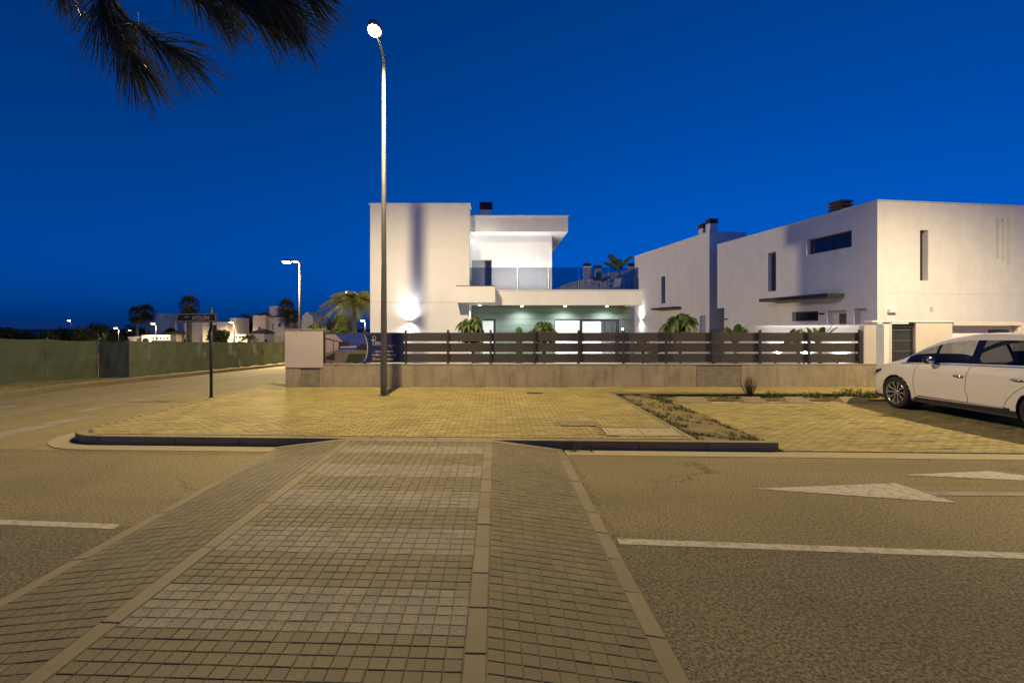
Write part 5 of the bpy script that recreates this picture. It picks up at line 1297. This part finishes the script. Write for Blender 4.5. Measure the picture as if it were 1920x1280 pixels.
def seam(pts, sd, w=.0045, m='carblack', name='door_seam', off=.0015):
    mb = MB(); P_ = []
    for (y0, z0), (y1, z1) in zip(pts[:-1], pts[1:]):
        for k in range(10): P_.append((y0+(y1-y0)*k/10, z0+(z1-z0)*k/10))
    P_.append(pts[-1])
    for k, (y, z) in enumerate(P_):
        a = P_[max(0, k-1)]; b = P_[min(len(P_)-1, k+1)]; d = Vector((b[0]-a[0], b[1]-a[1])).normalized(); n_ = (-d.y*w, d.x*w)
        mb.v += [tuple(surf(y+n_[0], z+n_[1], sd, off)), tuple(surf(y-n_[0], z-n_[1], sd, off))]
        if k: mb.f.append((2*k-2, 2*k-1, 2*k+1, 2*k))
    return mb.build(name, m, car)
for sd in (-1, 1):
    seam([(1.50, 1.0), (1.42, .86), (1.39, .6), (1.44, .33)], sd)
    seam([(2.62, 1.045), (2.56, .9), (2.53, .6), (2.58, .45), (2.55, .33)], sd)
    seam([(3.62, 1.07), (3.66, .92), (3.60, .80), (3.42, .66), (3.28, .5), (3.2, .33)], sd)
    seam([(1.06, 1.0), (2.0, 1.047), (3.0, 1.08), (4.36, 1.122)], sd, .010, 'chrome', 'belt_trim', .004)
    seam([(1.50, .325), (2.4, .34), (3.22, .36)], sd, .014, 'satin', 'sill_trim', .012)
    for wy, wz in WHL:
        mb = MB()                                     # wheel well
        for k in range(25):
            a = math.pi*(-.08+1.16*k/24); c, s = math.cos(a)*WR, math.sin(a)*WR
            xo = surf(wy-c, max(.23, wz+s), sd, -.012)[0]
            mb.v += [(xo, 2.43-wy+c, wz+s), (sd*.55, 2.43-wy+c, wz+s)]
            if k: mb.f.append((2*k-2, 2*k-1, 2*k+1, 2*k))
        n = len(mb.v); mb.v += [(sd*.55, 2.43-wy+math.cos(2*math.pi*k/20)*WR, wz+math.sin(2*math.pi*k/20)*WR) for k in range(20)]; mb.f.append(tuple(range(n, n+20)))
        mb.build('wheel_well', 'rubber', car)
        # wheel
        cx = sd*.825; Yc = 2.43-wy; Rt = .352; Z = Rt-.004
        def lathe(prf, n=40):
            m_ = MB()
            for k in range(n):
                a = 2*math.pi*k/n
                for (xx, r) in prf: m_.v.append((cx+sd*xx, Yc+r*math.cos(a), Z+r*math.sin(a)))
            q = len(prf)
            for k in range(n):
                for t in range(q-1):
                    f_ = (k*q+t, k*q+t+1, ((k+1) % n)*q+t+1, ((k+1) % n)*q+t); m_.f.append(f_)
            return m_
        tyre = lathe([(-.11, .245), (-.115, .30), (-.10, .335), (-.06, .351), (0, .352), (.06, .351), (.098, .337), (.113, .30), (.105, .262), (.095, .247)]).build('wheel', 'rubber', car, smooth=True)
        lathe([(.096, .246), (.104, .243), (.085, .228), (.02, .222), (-.09, .215)]).build('rim', 'alloy', tyre, smooth=True)
        lathe([(-.02, .0005), (-.02, .215)]).build('brake_disc', 'rubber', tyre)
        for k in range(10):
            a0 = 2*math.pi*k/10
            for ds in (-.095, .095):
                mb = MB(); a = a0+ds; ra, rb = .045, .236
                pa = lambda r, t, x: (cx+sd*x, Yc+r*math.cos(a0+(a-a0)*((r-ra)/(rb-ra))*1.0+t), Z+r*math.sin(a0+(a-a0)*((r-ra)/(rb-ra))+t))
                vs = []
                for r, hw, x in ((ra, .012, .062), (.14, .010, .078), (rb, .013, .092)):
                    t = hw/r; vs += [pa(r, -t, x), pa(r, t, x), pa(r, t*.7, x-.03), pa(r, -t*.7, x-.03)]
                fs = [(0, 1, 2, 3), (8, 11, 10, 9)]
                for q in (0, 4):
                    for e in range(4): fs.append((q+e, q+4+e, q+4+(e+1) % 4, q+(e+1) % 4))
                mb.add(vs, fs).build('spoke', 'alloy', tyre)
        lathe([(.072, .0005), (.075, .03), (.06, .05), (.03, .055)], 20).build('hub_cap', 'alloy', tyre, smooth=True)
    # handles
    for yy, zz in ((2.40, .845), (3.46, .875)):
        p = surf(yy, zz, sd, .0); mb = MB(); mb.tube([p+Vector((sd*.002, .115, -.003)), p+Vector((sd*.026, .075, 0)), p+Vector((sd*.03, 0, .002)), p+Vector((sd*.026, -.075, 0)), p+Vector((sd*.002, -.115, -.003))], [.010, .016, .017, .016, .010], 8); mb.build('door_handle', 'chrome', car, smooth=True)
        MB().ball(p+Vector((0, 0, -.01)), (.006, .09, .028), 12, 6).build('handle_recess', 'carclad', car, smooth=True)
    # mirror
    p = surf(1.88, 1.05, sd, 0); mr = MB().ball(p+Vector((sd*.15, .02, .07)), (.115, .085, .078), 16, 10).build('door_mirror', 'carblack', car, smooth=True)
    MB().tube([p+Vector((-sd*.02, 0, .0)), p+Vector((sd*.09, .01, .04))], [.028, .03], 8).build('mirror_arm', 'carblack', mr, smooth=True)
    MB().ball(p+Vector((sd*.15, -.055, .07)), (.095, .015, .06), 14, 8).build('mirror_glass', 'chrome', mr, smooth=True)
    # headlight
    mb = MB(); row = []
    for k in range(9):
        y = .10+.40*k/8; zc = .69+.135*k/8; hh = .055*(1-.75*(k/8))+.008
        mb.v += [tuple(surf(y, zc-hh, sd, .006)), tuple(surf(y, zc, sd, .012)), tuple(surf(y, zc+hh, sd, .006))]
        if k: a = 3*k; mb.f += [(a-3, a-2, a+1, a), (a-2, a-1, a+2, a+1)]
    mb.build('headlight', 'carblack', car, smooth=True)
    seam([(.12, .665), (.3, .72), (.46, .80)], sd, .007, 'chrome', 'light_strip', .014)
    seam([(4.50, .95), (4.62, .93), (4.74, .90)], sd, .03, 'carblack', 'tail_light', .008)
# cabin
box('cabin_floor', 'carclad', car, -.72, .72, -1.9, 1.0, .42, .46)
box('dashboard', 'carclad', car, -.66, .66, .55, 1.15, .75, .985, .04)
MB().tube([Vector((-.37, .42, .88))+Vector((math.cos(a)*.185, -.05*math.sin(a), math.sin(a)*.175)) for a in np.linspace(0, 2*math.pi, 25)], .015, 8, False).build('steering_wheel', 'carclad', car, smooth=True)
for sx in (-.37, .37):
    for y0 in (-.35, -1.25):
        s_ = box('seat', 'seat', car, sx-.24, sx+.24, y0, y0+.5, .47, .66, .05)
        MB().prism([(sx-.22, y0+.02, .62), (sx+.22, y0+.02, .62), (sx+.2, y0-.18, 1.17), (sx-.2, y0-.18, 1.17)], (0, -.12, 0)).build('seat_back', 'seat', s_, bevel=.04)
        box('headrest', 'seat', s_, sx-.13, sx+.13, y0-.30, y0-.2, 1.19, 1.36, .03)
box('bumper_lip', 'carclad', car, -.52, .52, 2.38, 2.455, .22, .30, .02)
MB().prism([(-.26, 2.437, .42), (.26, 2.437, .42), (.26, 2.437, .53), (-.26, 2.437, .53)], (0, .012, 0)).build('number_plate', 'white', car)
seam_ = MB()
for sx in (-1, 1): MB().tube([(sx*.60, .25, 1.60), (sx*.63, -.2, 1.655), (sx*.63, -1.2, 1.65), (sx*.61, -1.75, 1.575)], .013, 6).build('roof_rail', 'carpaint', car, smooth=True)
